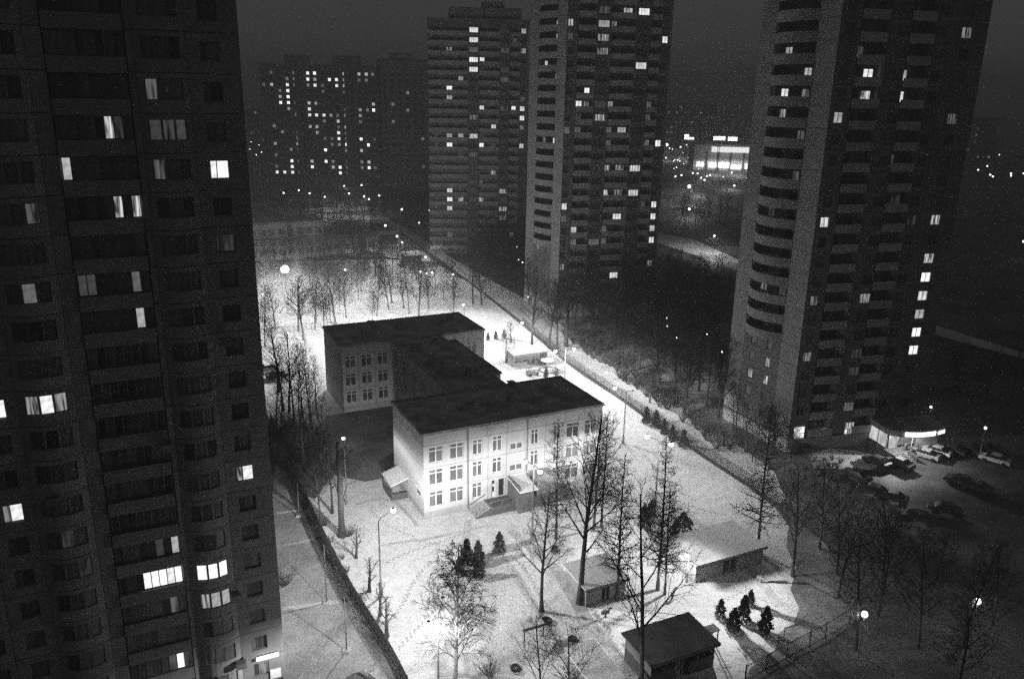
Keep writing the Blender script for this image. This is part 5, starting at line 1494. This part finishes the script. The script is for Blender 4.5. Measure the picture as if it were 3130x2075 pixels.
for dx in (-0.7, 0.7):
    for dy in (-0.7, 0.7):
        q.tube([(dx, dy, 0), (dx * 0.6 + 3.0, dy * 0.6, 26)], 0.13, 4)
for k in range(10):
    z = 2.5 * k
    s_k = 1 - 0.4 * z / 26
    o_k = 3.0 * z / 26
    q.tube([(-0.7 * s_k + o_k, -0.7, z), (0.7 * s_k + o_k + 0.25, 0.7, z + 2.5)], 0.09, 4).tube([(0.7 * s_k + o_k, -0.7, z), (-0.7 * s_k + o_k + 0.25, -0.7, z + 2.5)], 0.09, 4)
part('lattice', q.mesh('lattice', M_METAL), t)
t = thing('advert_mast', 'dark lattice mast with a flat head in front of the hall fascia', 'mast', (141.89, 592.06) + (0,), 0)
q = MB()
for dx in (-0.8, 0.8):
    q.tube([(dx, 0, 0), (dx * 0.8, 0, 17)], 0.16, 4)
for k in range(8):
    q.tube([(-0.8, 0, 2 * k), (0.8, 0, 2 * k + 2)], 0.1, 4)
q.box(-1.6, -0.5, 16.5, 1.6, 0.5, 17.4)
part('lattice', q.mesh('lattice', M_METAL), t)
# far town: low dark blocks at the foot of the sky
blocks = [(-250, 760, 70, 16, 30, 'dim far block at the edge of the sky beside the near apartment block'), (-205, 900, 60, 20, 47, 'hazy distant block on the skyline above the far street lights'),
          (160, 1050, 90, 20, 38, 'distant dark block behind the shopping hall'), (330, 720, 80, 20, 36, 'dark distant block beyond the near tower on the far side'), (60, 1150, 70, 22, 40, 'distant block low on the skyline between two towers')]
for (x, y, w, d, h, lab) in blocks:
    t = thing('distant_block', lab, 'apartment block', (x, y, 0), 0.1, None)
    part('wall', MB().box(0, 0, 0, w, d, h).mesh('wall', M_TOWER), t)
    part('roof', MB().box(-0.3, -0.3, h, w + 0.3, d + 0.3, h + 0.8).mesh('roof', M_ROOF), t)
    for i in range(int(w / 5)):
        for k in range(int(h / 6)):
            if random.random() < 0.35:
                part('window', cached(('dw', (i + k) % 2), lambda: MB().box(-0.9, -0.1, 0, 0.9, -0.01, 1.6).mesh('window', M_LIT[3 if (i + k) % 2 else 2])), t, tr(2.5 + 5 * i, 0, 3 + 6 * k))

# ------------------------------------------------------------------ trees
def grow(rng, kind, H, r0):
    """a tree's limbs: returns (trunk mesh, crown mesh)"""
    tk, cr = MB(), MB()
    def limb(p, d, L, r, lev, up, n=4, wig=0.10):
        pts, rad = [p.copy()], [r]
        d = d.normalized()
        for i in range(n):
            d = (d + Vector((rng.uniform(-wig, wig), rng.uniform(-wig, wig), rng.uniform(-wig, wig) * 0.6 + up))).normalized()
            p = p + d * (L / n)
            pts.append(p.copy())
            rad.append(max(0.009, r * (1 - 0.8 * (i + 1) / n)))
        return pts, rad
    def along(pts, t):
        f = t * (len(pts) - 1)
        i = min(int(f), len(pts) - 2)
        return pts[i].lerp(pts[i + 1], f - i), (pts[i + 1] - pts[i]).normalized()
    def side(d, spread, az):
        a = d.cross(Vector((0.2, 0.9, 0.3))).normalized()
        b = d.cross(a)
        return (d * math.cos(spread) + (a * math.cos(az) + b * math.sin(az)) * math.sin(spread)).normalized()
    K = dict(broad=(22, 10, 5, 0.28, 0.90, 0.38, 0.06), birch=(38, 12, 8, 0.22, 0.75, 0.34, 0.03), larch=(85, 10, 3, 0.20, 1.35, 0.19, 0.03),
             wood=(24, 10, 5, 0.22, 0.85, 0.36, 0.05), young=(9, 6, 4, 0.25, 0.7, 0.45, 0.08), low=(18, 8, 2, 0.22, 0.85, 0.36, 0.05), open=(13, 12, 5, 0.22, 0.85, 0.5, 0.10))[kind]
    n1, n2, n3, t0, spread, rel, up = K
    wig = 0.03 if kind in ('larch', 'birch') else 0.06
    pts, rad = limb(Vector((0, 0, 0)), Vector((rng.uniform(-0.04, 0.04), rng.uniform(-0.04, 0.04), 1)), H, r0, 0, 0.02, 9, wig)
    rad[0] *= 1.35
    tk.tube(pts, rad, 7)
    az = rng.uniform(0, 6)
    for i in range(n1):
        t = t0 + (0.98 - t0) * (i + rng.random() * 0.7) / n1
        p, d = along(pts, t)
        az += 2.4 + rng.uniform(-0.4, 0.4)
        L = H * rel * ((1 - t) ** 0.6 + 0.12) * rng.uniform(0.7, 1.15)
        if kind == 'larch':
            L = H * rel * (0.25 + 1.1 * (1 - t)) * rng.uniform(0.55, 1.2)
        rr = max(0.018, r0 * 0.42 * (1 - t) + 0.018)
        q, qr = limb(p, side(d, spread * rng.uniform(0.8, 1.15), az), L, rr, 1, up, 4, 0.12)
        (tk if rr > 0.05 else cr).tube(q, qr, 4, cap=False)
        for j in range(n2):
            tt = 0.2 + 0.8 * (j + rng.random()) / n2
            p2, d2 = along(q, min(tt, 0.99))
            L2 = L * 0.48 * (1.15 - 0.6 * tt) * rng.uniform(0.6, 1.2)
            a2_ = rng.uniform(0, 6.28)
            q2, qr2 = limb(p2, side(d2, rng.uniform(0.5, 1.0), a2_), L2, max(0.018, rr * 0.38), 2, up * 0.8 if kind != 'birch' else -0.05, 2, 0.16)
            cr.tube(q2, qr2, 3, cap=False)
            for k in range(n3):
                p3, d3 = along(q2, rng.uniform(0.25, 0.98))
                L3 = L2 * rng.uniform(0.3, 0.6)
                d3 = side(d3, rng.uniform(0.4, 0.9), rng.uniform(0, 6.28))
                if kind == 'birch':
                    d3 = (d3 + Vector((0, 0, -0.5))).normalized()
                cr.tube([p3, p3 + d3 * L3], [0.017 if kind == 'wood' else 0.013, 0.007], 3, cap=False)
    return tk, cr

TREES = {}
def tree_kind(kind, v, H, bark=None):
    key = (kind, v)
    if key not in TREES:
        rng = random.Random(hash(kind) % 1000 * 0 + sum(map(ord, kind)) * 31 + v)
        tk, cr = grow(rng, kind, H, {'larch': 0.24, 'birch': 0.20, 'broad': 0.30, 'open': 0.26}.get(kind, 0.2))
        TREES[key] = (tk.mesh('trunk', bark or M_BARK), cr.mesh('crown', M_TWIG), H)
    return TREES[key]

def tree(name, label, kind, v, x, y, h, rz=None, group=None, base_h=18.0, wide=1.0, bark=None, lean=None):
    tm, cm, H = tree_kind(kind, v, base_h, bark)
    t = thing(name, label, 'tree', (x, y, -0.02), rz if rz is not None else (x * 7.3 + y * 3.1) % 6.28, group)
    if lean:
        t.rotation_euler = lean
    s = h / H
    M = Matrix.Diagonal((s * wide, s * wide, s, 1))
    part('trunk', tm, t, M)
    part('crown', cm, t, M)
    return t

FRONT = 'bare trees in the school yard'
for (kind, x, y, h, lab, name) in [
    ('larch', 5.98, 91.56, 16.6, 'straight larch trunk standing closest to the porch, crown over the school windows', 'larch'),
    ('broad', 7.94, 78.20, 22.4, 'tallest thick trunk beside the small pavilion with ascending bare limbs', 'bare_tree'),
    ('larch', 10.93, 94.18, 16.3, 'thin larch of the close pair before the school end, nearer the porch', 'larch'),
    ('larch', 11.98, 94.76, 15.3, 'thin larch of the close pair before the school end, farther from the porch', 'larch'),
    ('larch', 12.17, 79.06, 18.0, 'larch rising behind the small pavilion', 'larch'),
    ('larch', 17.00, 81.03, 18.8, 'larch with layered branches by the double headed lamp', 'larch'),
    ('larch', 17.64, 80.22, 13.5, 'shorter larch with dark clumps close to the layered one', 'larch'),
    ('broad', 3.76, 76.66, 14.5, 'pale spotted trunk alone on open snow between porch and lower yard', 'bare_tree'),
    ('open', 12.65, 64.31, 19.8, 'big forked bare tree rising before the dark roofed pavilion', 'bare_tree'),
    ('birch', -4.63, 63.84, 15.1, 'white barked birch with fine drooping twigs by the double armed lamp', 'birch_tree'),
    ('larch', 30.58, 89.22, 19.4, 'straight dark trunk at the end of the long pavilion', 'larch'),
    ('broad', 33.27, 84.34, 13.9, 'dark bare tree beside the fence past the long pavilion', 'bare_tree'),
    ('open', 3.10, 61.81, 10.2, 'crooked bare tree at the bottom of the yard by the play shelter', 'bare_tree'),
    ('open', 5.63, 61.34, 10.0, 'second crooked bare tree at the bottom, over the low pavilion roof', 'bare_tree'),
    ('young', 15.54, 62.14, 5.6, 'thin bare tree before the dark pavilion wall', 'bare_tree'),
    ('young', -18.06, 86.43, 3.8, 'small bare sapling nearest the lopped trunk', 'sapling'),
    ('young', -15.34, 79.63, 4.3, 'small bare sapling beside the foot of the bent arm lamp', 'sapling'),
    ('young', -13.47, 75.43, 4.0, 'thin bare sapling just below the bent arm lamp', 'sapling'),
    ('young', -12.24, 71.84, 4.7, 'lowest bare sapling close to the railing fence', 'sapling'),
    ('broad', -23.15, 97.01, 12.0, 'dark trunk next to the lopped trunk inside the fence', 'bare_tree'),
    ('broad', -23.87, 93.63, 10.5, 'dark leaning trunk beside the railing fence', 'bare_tree')]:
    v = {'larch': 1, 'broad': 2, 'birch': 1, 'open': 1, 'young': 1}[kind]
    v = v + int(abs(x * 3 + y)) % (3 if kind == 'larch' else 2)
    tree(name, lab, kind, v, x, y, h, group=FRONT, base_h={'larch': 20.0, 'birch': 13.0, 'young': 4.0}.get(kind, 16.0), bark=M_BIRCH if kind == 'birch' else None, wide={'larch': 0.85, 'broad': 0.78, 'open': 0.85}.get(kind, 1.0))

# old lopped trunk by the lane lamp
x, y, h = -20.74, 91.30, 12.7
t = thing('lopped_tree', 'thick black lopped trunk with two crooked branches standing before a lamp', 'tree', (x, y, 0), 0)
q = MB().tube([(0, 0, -0.05), (0.03, 0, 0.5), (0, 0, 2.0), (0.05, 0, h * 0.6), (-0.02, 0.02, h)], [0.62, 0.48, 0.38, 0.33, 0.22], 9)
part('trunk', q.mesh('trunk', M_BARK), t)
part('branch', MB().tube([(-0.2, 0, h * 0.45), (-0.9, 0, h * 0.72), (-1.5, 0.2, h * 0.78), (-2.6, 0.3, h * 0.95)], [0.1, 0.08, 0.07, 0.03], 5).mesh('branch', M_BARK), t)
part('branch', MB().tube([(0.25, 0, h * 0.38), (0.9, 0, h * 0.56), (2.0, 0.1, h * 0.6), (2.5, 0.2, h * 0.74)], [0.08, 0.06, 0.05, 0.02], 5).mesh('branch', M_BARK), t)
tm, cm, H = tree_kind('young', 5, 4.0)
part('crown', cm, t, tr(0.4, 0.3, h * 0.55) @ Matrix.Scale(1.25, 4))

n_ = 0
for (kind, x, y, h) in [
    ('broad', -41.38, 185.70, 13.2),
    ('broad', -45.73, 173.30, 14.1),
    ('wood', -45.08, 181.12, 11.9),
    ('broad', -48.52, 179.84, 12.6),
    ('broad', -43.52, 183.01, 10.0),
    ('wood', -42.63, 183.07, 6.9),
    ('broad', -32.98, 187.03, 8.0),
    ('broad', -22.49, 190.80, 13.8),
    ('wood', -25.54, 196.92, 9.2),
    ('broad', -31.24, 206.75, 11.4),
    ('wood', -40.40, 209.67, 9.2),
    ('broad', -14.56, 196.09, 10.5),
    ('broad', -10.34, 207.45, 12.7),
    ('broad', -8.04, 206.29, 13.0),
    ('broad', -54.22, 181.21, 10.2),
    ('wood', -52.77, 168.09, 10.5)]:
    v = n_ % 3
    n_ += 1
    labs = REAR_LABELS = [
        'broad bare tree with a forked trunk against the bright rear yard snow', 'slim bare tree crossing the bright rear yard near the floodlight', 'slender bare tree standing on the bright snow before the roof ridge',
        'thin straight bare tree by the low dark fence', 'bare tree with dense fine twigs behind the rear wing', 'bare tree beside the rear wing corner', 'wide bare bush like tree under the ridge lamps', 'tall bare trunk on the glowing snow by the climbing frame',
        'thin bare trunk between the yard lamps and the ridge', 'bare tree dark against the upper edge of the bright yard', 'short bare tree at the dim edge of the rear yard', 'spreading bare tree beside the lane lamp, forked low', 'dark bare tree on the lane opposite the rear wing', 'second dark bare tree on the lane opposite the rear wing',
        'bare trunk close to the low dark fence, branching high', 'thin bare tree beside the near block edge']
    tree('bare_tree', labs[n_ - 1] if n_ <= len(labs) else 'bare tree on the bright rear yard', kind, v, x, y, h, group='bare trees of the rear yard', base_h=16.0)
x, y, h = -57.02, 194.61, 10.1
tree('bare_tree', 'strongly leaning bare tree under the floodlight', 'broad', 1, x, y, h * 1.05, group='bare trees of the rear yard', base_h=16.0, lean=(0.0, 0.62, 0.3), wide=0.7)
for i, (kind, x, y, h) in enumerate([
    ('broad', -39.10, 132.22, 13.9),
    ('broad', -38.04, 131.87, 14.6),
    ('broad', -42.30, 141.13, 14.3),
    ('wood', -34.97, 129.11, 12.7),
    ('wood', -33.60, 128.23, 13.7),
    ('wood', -32.39, 128.67, 11.0),
    ('wood', -36.32, 131.56, 11.8),
    ('broad', -35.47, 125.37, 12.4),
    ('wood', -32.03, 122.87, 10.4),
    ('wood', -37.55, 122.61, 11.8),
    ('broad', -29.65, 108.86, 12.7),
    ('wood', -33.92, 113.05, 11.1),
    ('wood', -28.45, 113.30, 9.8)]):
    tree('bare_tree', 'black bare tree in the dense group beside the near block', kind, i % 3, x, y, h, group='black trees beside the near block', base_h=16.0 if kind != 'wood' else 14.0, wide=0.8)

scatter_later = []
# veranda and lane trees
for (kind, x, y, h, lab) in [
    ('broad', -1.19, 160.18, 7.9, 'forked bare tree on bright snow beside the veranda'),
    ('broad', 4.31, 170.80, 15.6, 'thick straight trunk rising behind the white veranda roof'),
    ('broad', 7.85, 170.10, 15.8, 'leaning trunk of the pair crossing behind the veranda'),
    ('broad', 9.60, 167.47, 15.7, 'counter leaning trunk of the pair crossing behind the veranda'),
    ('broad', 11.81, 172.22, 22.0, 'tall dark trunk beside the fence by the twin lamps'),
    ('broad', 25.01, 139.26, 7.8, 'bare tree standing on the lane itself'),
    ('broad', 36.87, 124.41, 7.9, 'bare tree on the lane under the near tower'),
    ('young', -0.23, 174.64, 4.5, 'little bare tree near the small firs')]:
    tree('bare_tree', lab, kind, int(abs(x) * 5) % 3, x, y, h, group='bare trees along the lane', base_h=16.0 if kind != 'young' else 4.0)

# the dark wood beyond the lane and around the towers
def inside(p, poly):
    c = False
    for i in range(len(poly)):
        (ax, ay), (bx, by) = poly[i - 1], poly[i]
        if (ay > p[1]) != (by > p[1]) and p[0] < (bx - ax) * (p[1] - ay) / (by - ay) + ax:
            c = not c
    return c
rng = random.Random(5)
def far_wood(label, poly, n, h0, h1, dmin):
    """a far belt of bare trees that reads as one mass"""
    q = MB()
    def f(p):
        tm, cm, H = tree_kind('low', rng.randrange(3), 14.0)
        s = rng.uniform(h0, h1) / H
        T_ = tr(p[0], p[1], 0) @ rot(rng.uniform(0, 6.28)) @ Matrix.Scale(s, 4)
        for me in (tm, cm):
            o = len(q.v)
            q.v += [tuple(T_ @ v.co) for v in me.vertices]
            for pl in me.polygons:
                q.f.append(tuple(o + i for i in pl.vertices))
                q.m.append(0)
    scatter(poly, n, f, dmin)
    o = part('far_woods', q.mesh('far_woods', M_TWIG))
    return tag(o, label, 'trees', None, 'stuff')
def scatter(poly, n, fn, dmin=2.5):
    xs, ys = [p[0] for p in poly], [p[1] for p in poly]
    got = []
    for _ in range(n * 60):
        if len(got) >= n:
            break
        p = (rng.uniform(min(xs), max(xs)), rng.uniform(min(ys), max(ys)))
        if inside(p, poly) and all((p[0] - g[0]) ** 2 + (p[1] - g[1]) ** 2 > dmin * dmin for g in got):
            got.append(p)
            fn(p)
def wood(label, group, h0, h1):
    def f(p):
        tree('bare_tree', label, 'wood', rng.randrange(4), p[0], p[1], rng.uniform(h0, h1), rz=rng.uniform(0, 6.28), group=group, base_h=14.0)
    return f
scatter([(3.50, 209.41), (17.96, 230.31), (39.27, 216.83), (54.84, 213.35), (37.12, 133.71), (31.39, 128.64), (24.68, 153.72), (16.05, 180.73)], 118, wood('bare tree of the dark wood between the lane and the towers', 'dark wood beyond the lane', 8, 15))
scatter([(-71.77, 228.16), (-36.23, 236.83), (-15.28, 227.54), (-11.61, 206.02), (-43.28, 187.43), (-57.72, 180.97)], 46, wood('slender bare tree among many on the bright rear yard', 'slender trees of the rear yard', 6, 13), 2.2)
scatter([(-9.31, 264.81), (2.86, 297.47), (3.71, 229.12), (-2.80, 213.54), (-12.20, 238.93)], 34, wood('bare tree of the dark wood at the foot of the far tower', 'dark wood at the far tower', 9, 15))
far_wood('dark belt of bare trees before the distant panel blocks', [(-121.24, 408.59), (-39.05, 396.58), (-22.91, 294.72), (-43.52, 320.70), (-67.38, 392.55), (-107.69, 375.16)], 90, 8, 13, 3.5)
scatter([(48.53, 256.67), (60.77, 218.52), (54.04, 196.23), (39.66, 212.19)], 22, wood('bare tree below the road bank between two towers', 'trees below the road bank', 7, 11))
far_wood('bare trees standing in the lit snow before the panel blocks', [(-94.75, 355.45), (-58.59, 362.77), (-48.02, 328.57), (-83.84, 326.44)], 40, 7, 11, 3.0)
far_wood('dim bare trees of the strip beyond the road', [(75.67, 412.91), (109.17, 417.68), (87.96, 325.61), (64.65, 344.26)], 26, 8, 12, 3.5)
far_wood('dark bare trees before the rear school', [(-89.48, 287.62), (-47.83, 275.77), (-30.85, 255.92), (-36.23, 236.83), (-72.57, 230.84)], 44, 8, 13, 2.6)
scatter([(36.86, 92.17), (42.59, 87.42), (53.82, 76.03), (47.03, 64.10), (36.07, 64.96), (34.74, 78.50)], 12, wood('bare tree on the unlit ground below the parking lot', 'trees on the unlit ground', 9, 14), 4.5)
scatter([(89.52, 162.26), (98.90, 149.99), (90.93, 136.42), (78.47, 139.92)], 8, wood('bare tree in the dark beyond the near tower', 'trees beyond the near tower', 7, 12), 4.0)
scatter([(37.67, 139.92), (43.32, 124.72), (43.88, 113.49), (38.83, 107.62), (35.02, 122.60)], 16, wood('bare tree close to the foot of the near tower, on the lane side', 'trees at the near tower foot', 6, 10), 2.4)

# bare bushes
def bush_mesh(v):
    rg = random.Random(40 + v)
    q = MB()
    for i in range(34):
        a, s = rg.uniform(0, 6.28), rg.uniform(0.1, 0.75)
        d = Vector((math.cos(a) * s, math.sin(a) * s, 1)).normalized()
        L = rg.uniform(0.9, 1.9)
        p = Vector((math.cos(a) * 0.12, math.sin(a) * 0.12, 0))
        m_ = p + d * L * 0.5
        e = m_ + (d + Vector((rg.uniform(-.2, .2), rg.uniform(-.2, .2), 0.1))) * L * 0.5
        q.tube([p, m_, e], [0.022, 0.015, 0.006], 3, cap=False)
        for j in range(5):
            b0 = p.lerp(e, rg.uniform(0.3, 0.9))
            q.tube([b0, b0 + (d + Vector((rg.uniform(-.7, .7), rg.uniform(-.7, .7), 0))) * L * 0.25], [0.011, 0.005], 3, cap=False)
    return q.mesh('stems', M_TWIG)
def bush(label, x, y, h, v, group, wide=1.0):
    t = thing('bare_bush', label, 'bush', (x, y, 0), rng.uniform(0, 6.28), group)
    part('stems', cached(('bush', v), lambda: bush_mesh(v)), t, Matrix.Diagonal((h / 1.7 * wide, h / 1.7 * wide, h / 1.7, 1)))
    return t
def bushes(label, group, h0, h1, wide=1.2):
    return lambda p: bush(label, p[0], p[1], rng.uniform(h0, h1), rng.randrange(4), group, wide)
scatter([(10.68, 182.10), (16.05, 180.73), (24.68, 153.72), (31.79, 130.53), (34.89, 119.28), (33.12, 117.60), (28.42, 132.29), (21.57, 149.31), (14.00, 172.36)], 60, bushes('bare bush of the hedge along the dark side of the lane', 'hedge along the lane', 1.6, 3.0), 1.3)
scatter([(-38.78, 120.83), (-34.10, 122.77), (-28.82, 116.37), (-25.03, 104.96), (-26.55, 101.06), (-34.88, 113.01)], 44, bushes('bare bush of the black thicket beside the near block', 'black thicket beside the near block', 2.0, 3.8, 1.5), 1.3)
scatter([(-27.71, 99.79), (-25.15, 97.51), (-15.02, 76.91), (-11.42, 69.83), (-12.06, 69.81), (-17.50, 77.62)], 16, bushes('low dark bush under the dark railing fence', 'bushes under the railing fence', 0.6, 1.2, 1.4), 1.0)
scatter([(47.75, 119.06), (53.59, 111.73), (48.43, 106.68), (43.39, 112.01)], 14, bushes('bare bush on the lit lawn before the near tower', 'bushes before the near tower', 0.8, 1.5), 1.2)
for (lab, p, h, w) in (('round bare bush on grey snow close to the near block wall', (-25.02, 80.48), 2.2, 1.2), ('thick bare bush at the foot of the lopped trunk', (-19.89, 91.33), 1.6, 1.3), ('wide bare bush behind the roof ridge lamps', (-28.79, 172.15), 3.4, 1.6), ('bare bush on the bright snow below the climbing frame', (-24.38, 179.74), 3.2, 1.5),
                       ('low bush beside the mushroom shelter', (8.84, 152.81), 1.7, 1.2), ('tiny bush in the inner corner of the link', (-1.27, 146.84), 0.8, 1.0), ('sprawling low bush at the very bottom beside the forked trunk', (7.07, 65.04), 2.4, 1.5), ('bare bush standing alone among birch twigs', (-1.56, 66.29), 1.8, 1.3)):
    bush(lab, p[0], p[1], h, 1, None, w)

# footprints trodden across the snow
q = MB()
rgf = random.Random(21)
for (ax, ay, bx, by) in [(-13.94, 85.45, -5.21, 93.79), (-10.34, 69.86, -4.00, 91.71), (-8.33, 80.36, 2.45, 86.97), (-11.45, 90.40, 0.38, 85.95), (0.37, 86.89, 7.21, 73.14), (-18.62, 97.77, -11.57, 91.43), (-1.08, 82.30, -2.47, 68.14), (2.77, 75.94, 10.06, 74.67), (10.30, 72.52, 8.11, 86.22), (15.95, 99.12, 21.56, 83.95), (21.56, 83.95, 29.69, 79.14), (20.85, 104.25, 29.13, 98.46), (26.82, 86.87, 27.13, 75.20), (-13.87, 78.54, -11.83, 71.17), (-26.05, 90.90, -24.89, 82.37), (-22.92, 76.66, -18.77, 67.04), (-20.23, 69.57, -16.03, 72.43), (20.26, 117.02, 25.22, 101.90), (22.44, 78.91, 27.96, 81.56), (1.63, 154.44, 9.56, 158.90), (-5.32, 156.67, -0.15, 162.49), (-41.47, 210.51, -21.35, 192.82), (-53.77, 205.02, -36.97, 210.86), (-12.46, 75.46, -8.84, 85.63), (-7.58, 82.96, -3.42, 70.06)]:
    a, b_ = Vector((ax, ay, 0)), Vector((bx, by, 0))
    d = b_ - a
    n = int(d.length / 0.36)
    nn = Vector((-d.y, d.x, 0)).normalized()
    d.normalize()
    ph = rgf.uniform(0, 6)
    for i in range(n):
        p = a + d * (i * 0.36) + nn * (0.12 * (1 if i % 2 else -1) + 0.5 * math.sin(i * 0.13 + ph) + rgf.uniform(-.05, .05))
        w, l = 0.07, 0.16
        q.face([p - nn * w - d * l + Vector((0, 0, 0.036)), p + nn * w - d * l + Vector((0, 0, 0.036)), p + nn * w * 1.2 + d * l + Vector((0, 0, 0.036)), p - nn * w * 1.2 + d * l + Vector((0, 0, 0.036))])
o = part('footprints', q.mesh('footprints', mat('trodden hollow', 0.36, 0.9)))
tag(o, 'trails of footprints crossing the snowy yard', 'footprints', None, 'stuff')

# dark evergreens
def thuja_mesh(v, slim):
    rg = random.Random(70 + v)
    q = MB()
    q2 = MB()
    for i in range(1500):
        z = rg.random() ** 0.9
        R_ = slim * (math.sin(min(1.0, (1 - z) * 1.15 + 0.04) * 1.57) ** 1.05) * (0.85 + 0.3 * math.sin(z * 17 + v))
        a = rg.uniform(0, 6.28)
        rr = R_ * math.sqrt(rg.uniform(0.25, 1.0)) * rg.uniform(0.8, 1.12)
        p = Vector((math.cos(a) * rr, math.sin(a) * rr, 0.01 + z * 0.97))
        d = Vector((math.cos(a) * 0.5 + rg.uniform(-.3, .3), math.sin(a) * 0.5 + rg.uniform(-.3, .3), rg.uniform(0.3, 1.0))).normalized()
        s = d.cross(Vector((rg.uniform(-1, 1), rg.uniform(-1, 1), 0.3))).normalized()
        L = rg.uniform(0.05, 0.11)
        q.face([p - s * L * 0.35, p + s * L * 0.35, p + d * L])
    return q.mesh('foliage', M_THUJA)
def evergreen(label, x, y, h, slim, v, group='dark evergreens of the yard', name='thuja'):
    t = thing(name, label, 'evergreen', (x, y, 0), v * 1.3, group)
    part('foliage', cached(('thuja', v, slim), lambda: thuja_mesh(v, slim)), t, Matrix.Scale(h, 4))
    part('trunk', cached('thtrunk', lambda: MB().tube([(0, 0, -0.02), (0, 0, 0.8)], [0.03, 0.01], 5).mesh('trunk', M_BARK)), t, Matrix.Scale(h, 4))
    return t
for (x, y, h, slim, v, lab) in [
    (-4.85, 85.77, 3.13, 0.24, 0, 'upper thuja of the cluster of four behind the birch crown'),
    (-3.49, 85.17, 3.28, 0.24, 1, 'thuja of the cluster of four with a spindly top'),
    (-5.56, 83.38, 2.34, 0.27, 2, 'lowest small thuja of the cluster of four'),
    (-3.27, 82.58, 2.77, 0.27, 3, 'broad lowest thuja of the cluster of four'),
    (-1.06, 88.38, 2.67, 0.27, 1, 'lone cone shaped evergreen on open snow'),
    (5.68, 88.43, 1.07, 0.55, 2, 'flat dark evergreen mound beside the porch trunk'),
    (22.92, 76.27, 2.15, 0.27, 0, 'slim evergreen casting a long shadow by the dark pavilion'),
    (25.25, 75.74, 2.98, 0.24, 1, 'tall evergreen in the lamp glare casting a long shadow'),
    (23.69, 73.93, 2.68, 0.30, 2, 'evergreen between two others near the dark pavilion'),
    (26.95, 73.59, 3.14, 0.24, 3, 'outermost evergreen of the group near the pipe gate'),
    (26.71, 78.41, 1.97, 0.24, 2, 'spiky evergreen highest in the lamp glare'),
    (22.96, 129.72, 2.91, 0.27, 0, 'first small fir along the lane fence'),
    (24.29, 127.92, 3.03, 0.27, 1, 'second small fir along the lane fence'),
    (25.21, 125.26, 2.60, 0.24, 2, 'third small fir along the lane fence'),
    (26.07, 122.53, 2.71, 0.26, 3, 'fourth and widest small fir along the lane fence'),
    (27.38, 120.24, 2.97, 0.26, 0, 'last small fir along the lane fence'),
    (-5.34, 175.62, 1.81, 0.25, 0, 'small fir nearest the rear wing corner'),
    (-3.63, 176.39, 2.02, 0.25, 1, 'middle small fir beyond the rear wing'),
    (-1.80, 177.17, 2.13, 0.25, 2, 'small fir under the twin lamps beyond the rear wing'),
    (6.76, 151.68, 2.14, 0.22, 3, 'short evergreen below the mushroom shelter'),
    (17.52, 95.19, 3.11, 0.27, 1, 'dark evergreen behind the forked tree crown'),
    (18.77, 97.48, 2.54, 0.27, 2, 'second dark evergreen behind the forked tree crown'),
    (21.96, 92.66, 3.36, 0.50, 3, 'wide dark spruce beside the layered larch')]:
    evergreen(lab, x, y, h, slim, v)

# poles and the cable on the strip beside the near block
for (lab, b_, tp) in (('thin dark utility pole with a sagging cable on the grey strip', (-19.58, 77.40), 7.1), ('thin dark utility pole low on the grey strip', (-15.87, 69.56), 6.2), ('thin dark utility pole high on the grey strip by the thicket', (-27.30, 96.05), 4.8)):
    t = thing('utility_pole', lab, 'pole', (b_[0], b_[1], 0), 0, 'utility poles on the strip')
    part('pole', MB().tube([(0, 0, 0), (0, 0, tp)], [0.09, 0.06], 6).mesh('pole', M_METAL), t)
    part('foot', MB().box(-0.35, -0.35, 0, 0.35, 0.35, 0.22).mesh('foot', M_PLINTH), t)
b_ = (-19.58, 77.40)
tp = 7.1
t = thing('cable', 'thin cable sagging from the utility pole to the near block', 'cable', (b_[0], b_[1], 0), 0)
P = [Vector((0, 0, tp - 0.6)).lerp(Vector((-20.0 - b_[0], 63.2 - b_[1], 4.6)), i / 12) - Vector((0, 0, 2.6 * math.sin(math.pi * i / 12))) for i in range(13)]
part('wire', MB().tube(P, 0.022, 4).mesh('wire', M_METAL), t)
# ------------------------------------------------------------------ air
hz = MB()
hz.box(-1400, -50, -1.2, 1400, 2550, 96.0)
m = bpy.data.materials.new('winter haze')
m.use_nodes = True
nt = m.node_tree
nt.nodes.clear()
o = nt.nodes.new('ShaderNodeOutputMaterial')
pv = nt.nodes.new('ShaderNodeVolumePrincipled')
pv.inputs['Color'].default_value = (0.9, 0.9, 0.9, 1)
pv.inputs['Density'].default_value = HAZE
pv.inputs['Anisotropy'].default_value = 0.3
nt.links.new(pv.outputs[0], o.inputs['Volume'])
part('haze', hz.mesh('haze', m))['kind'] = 'stuff'
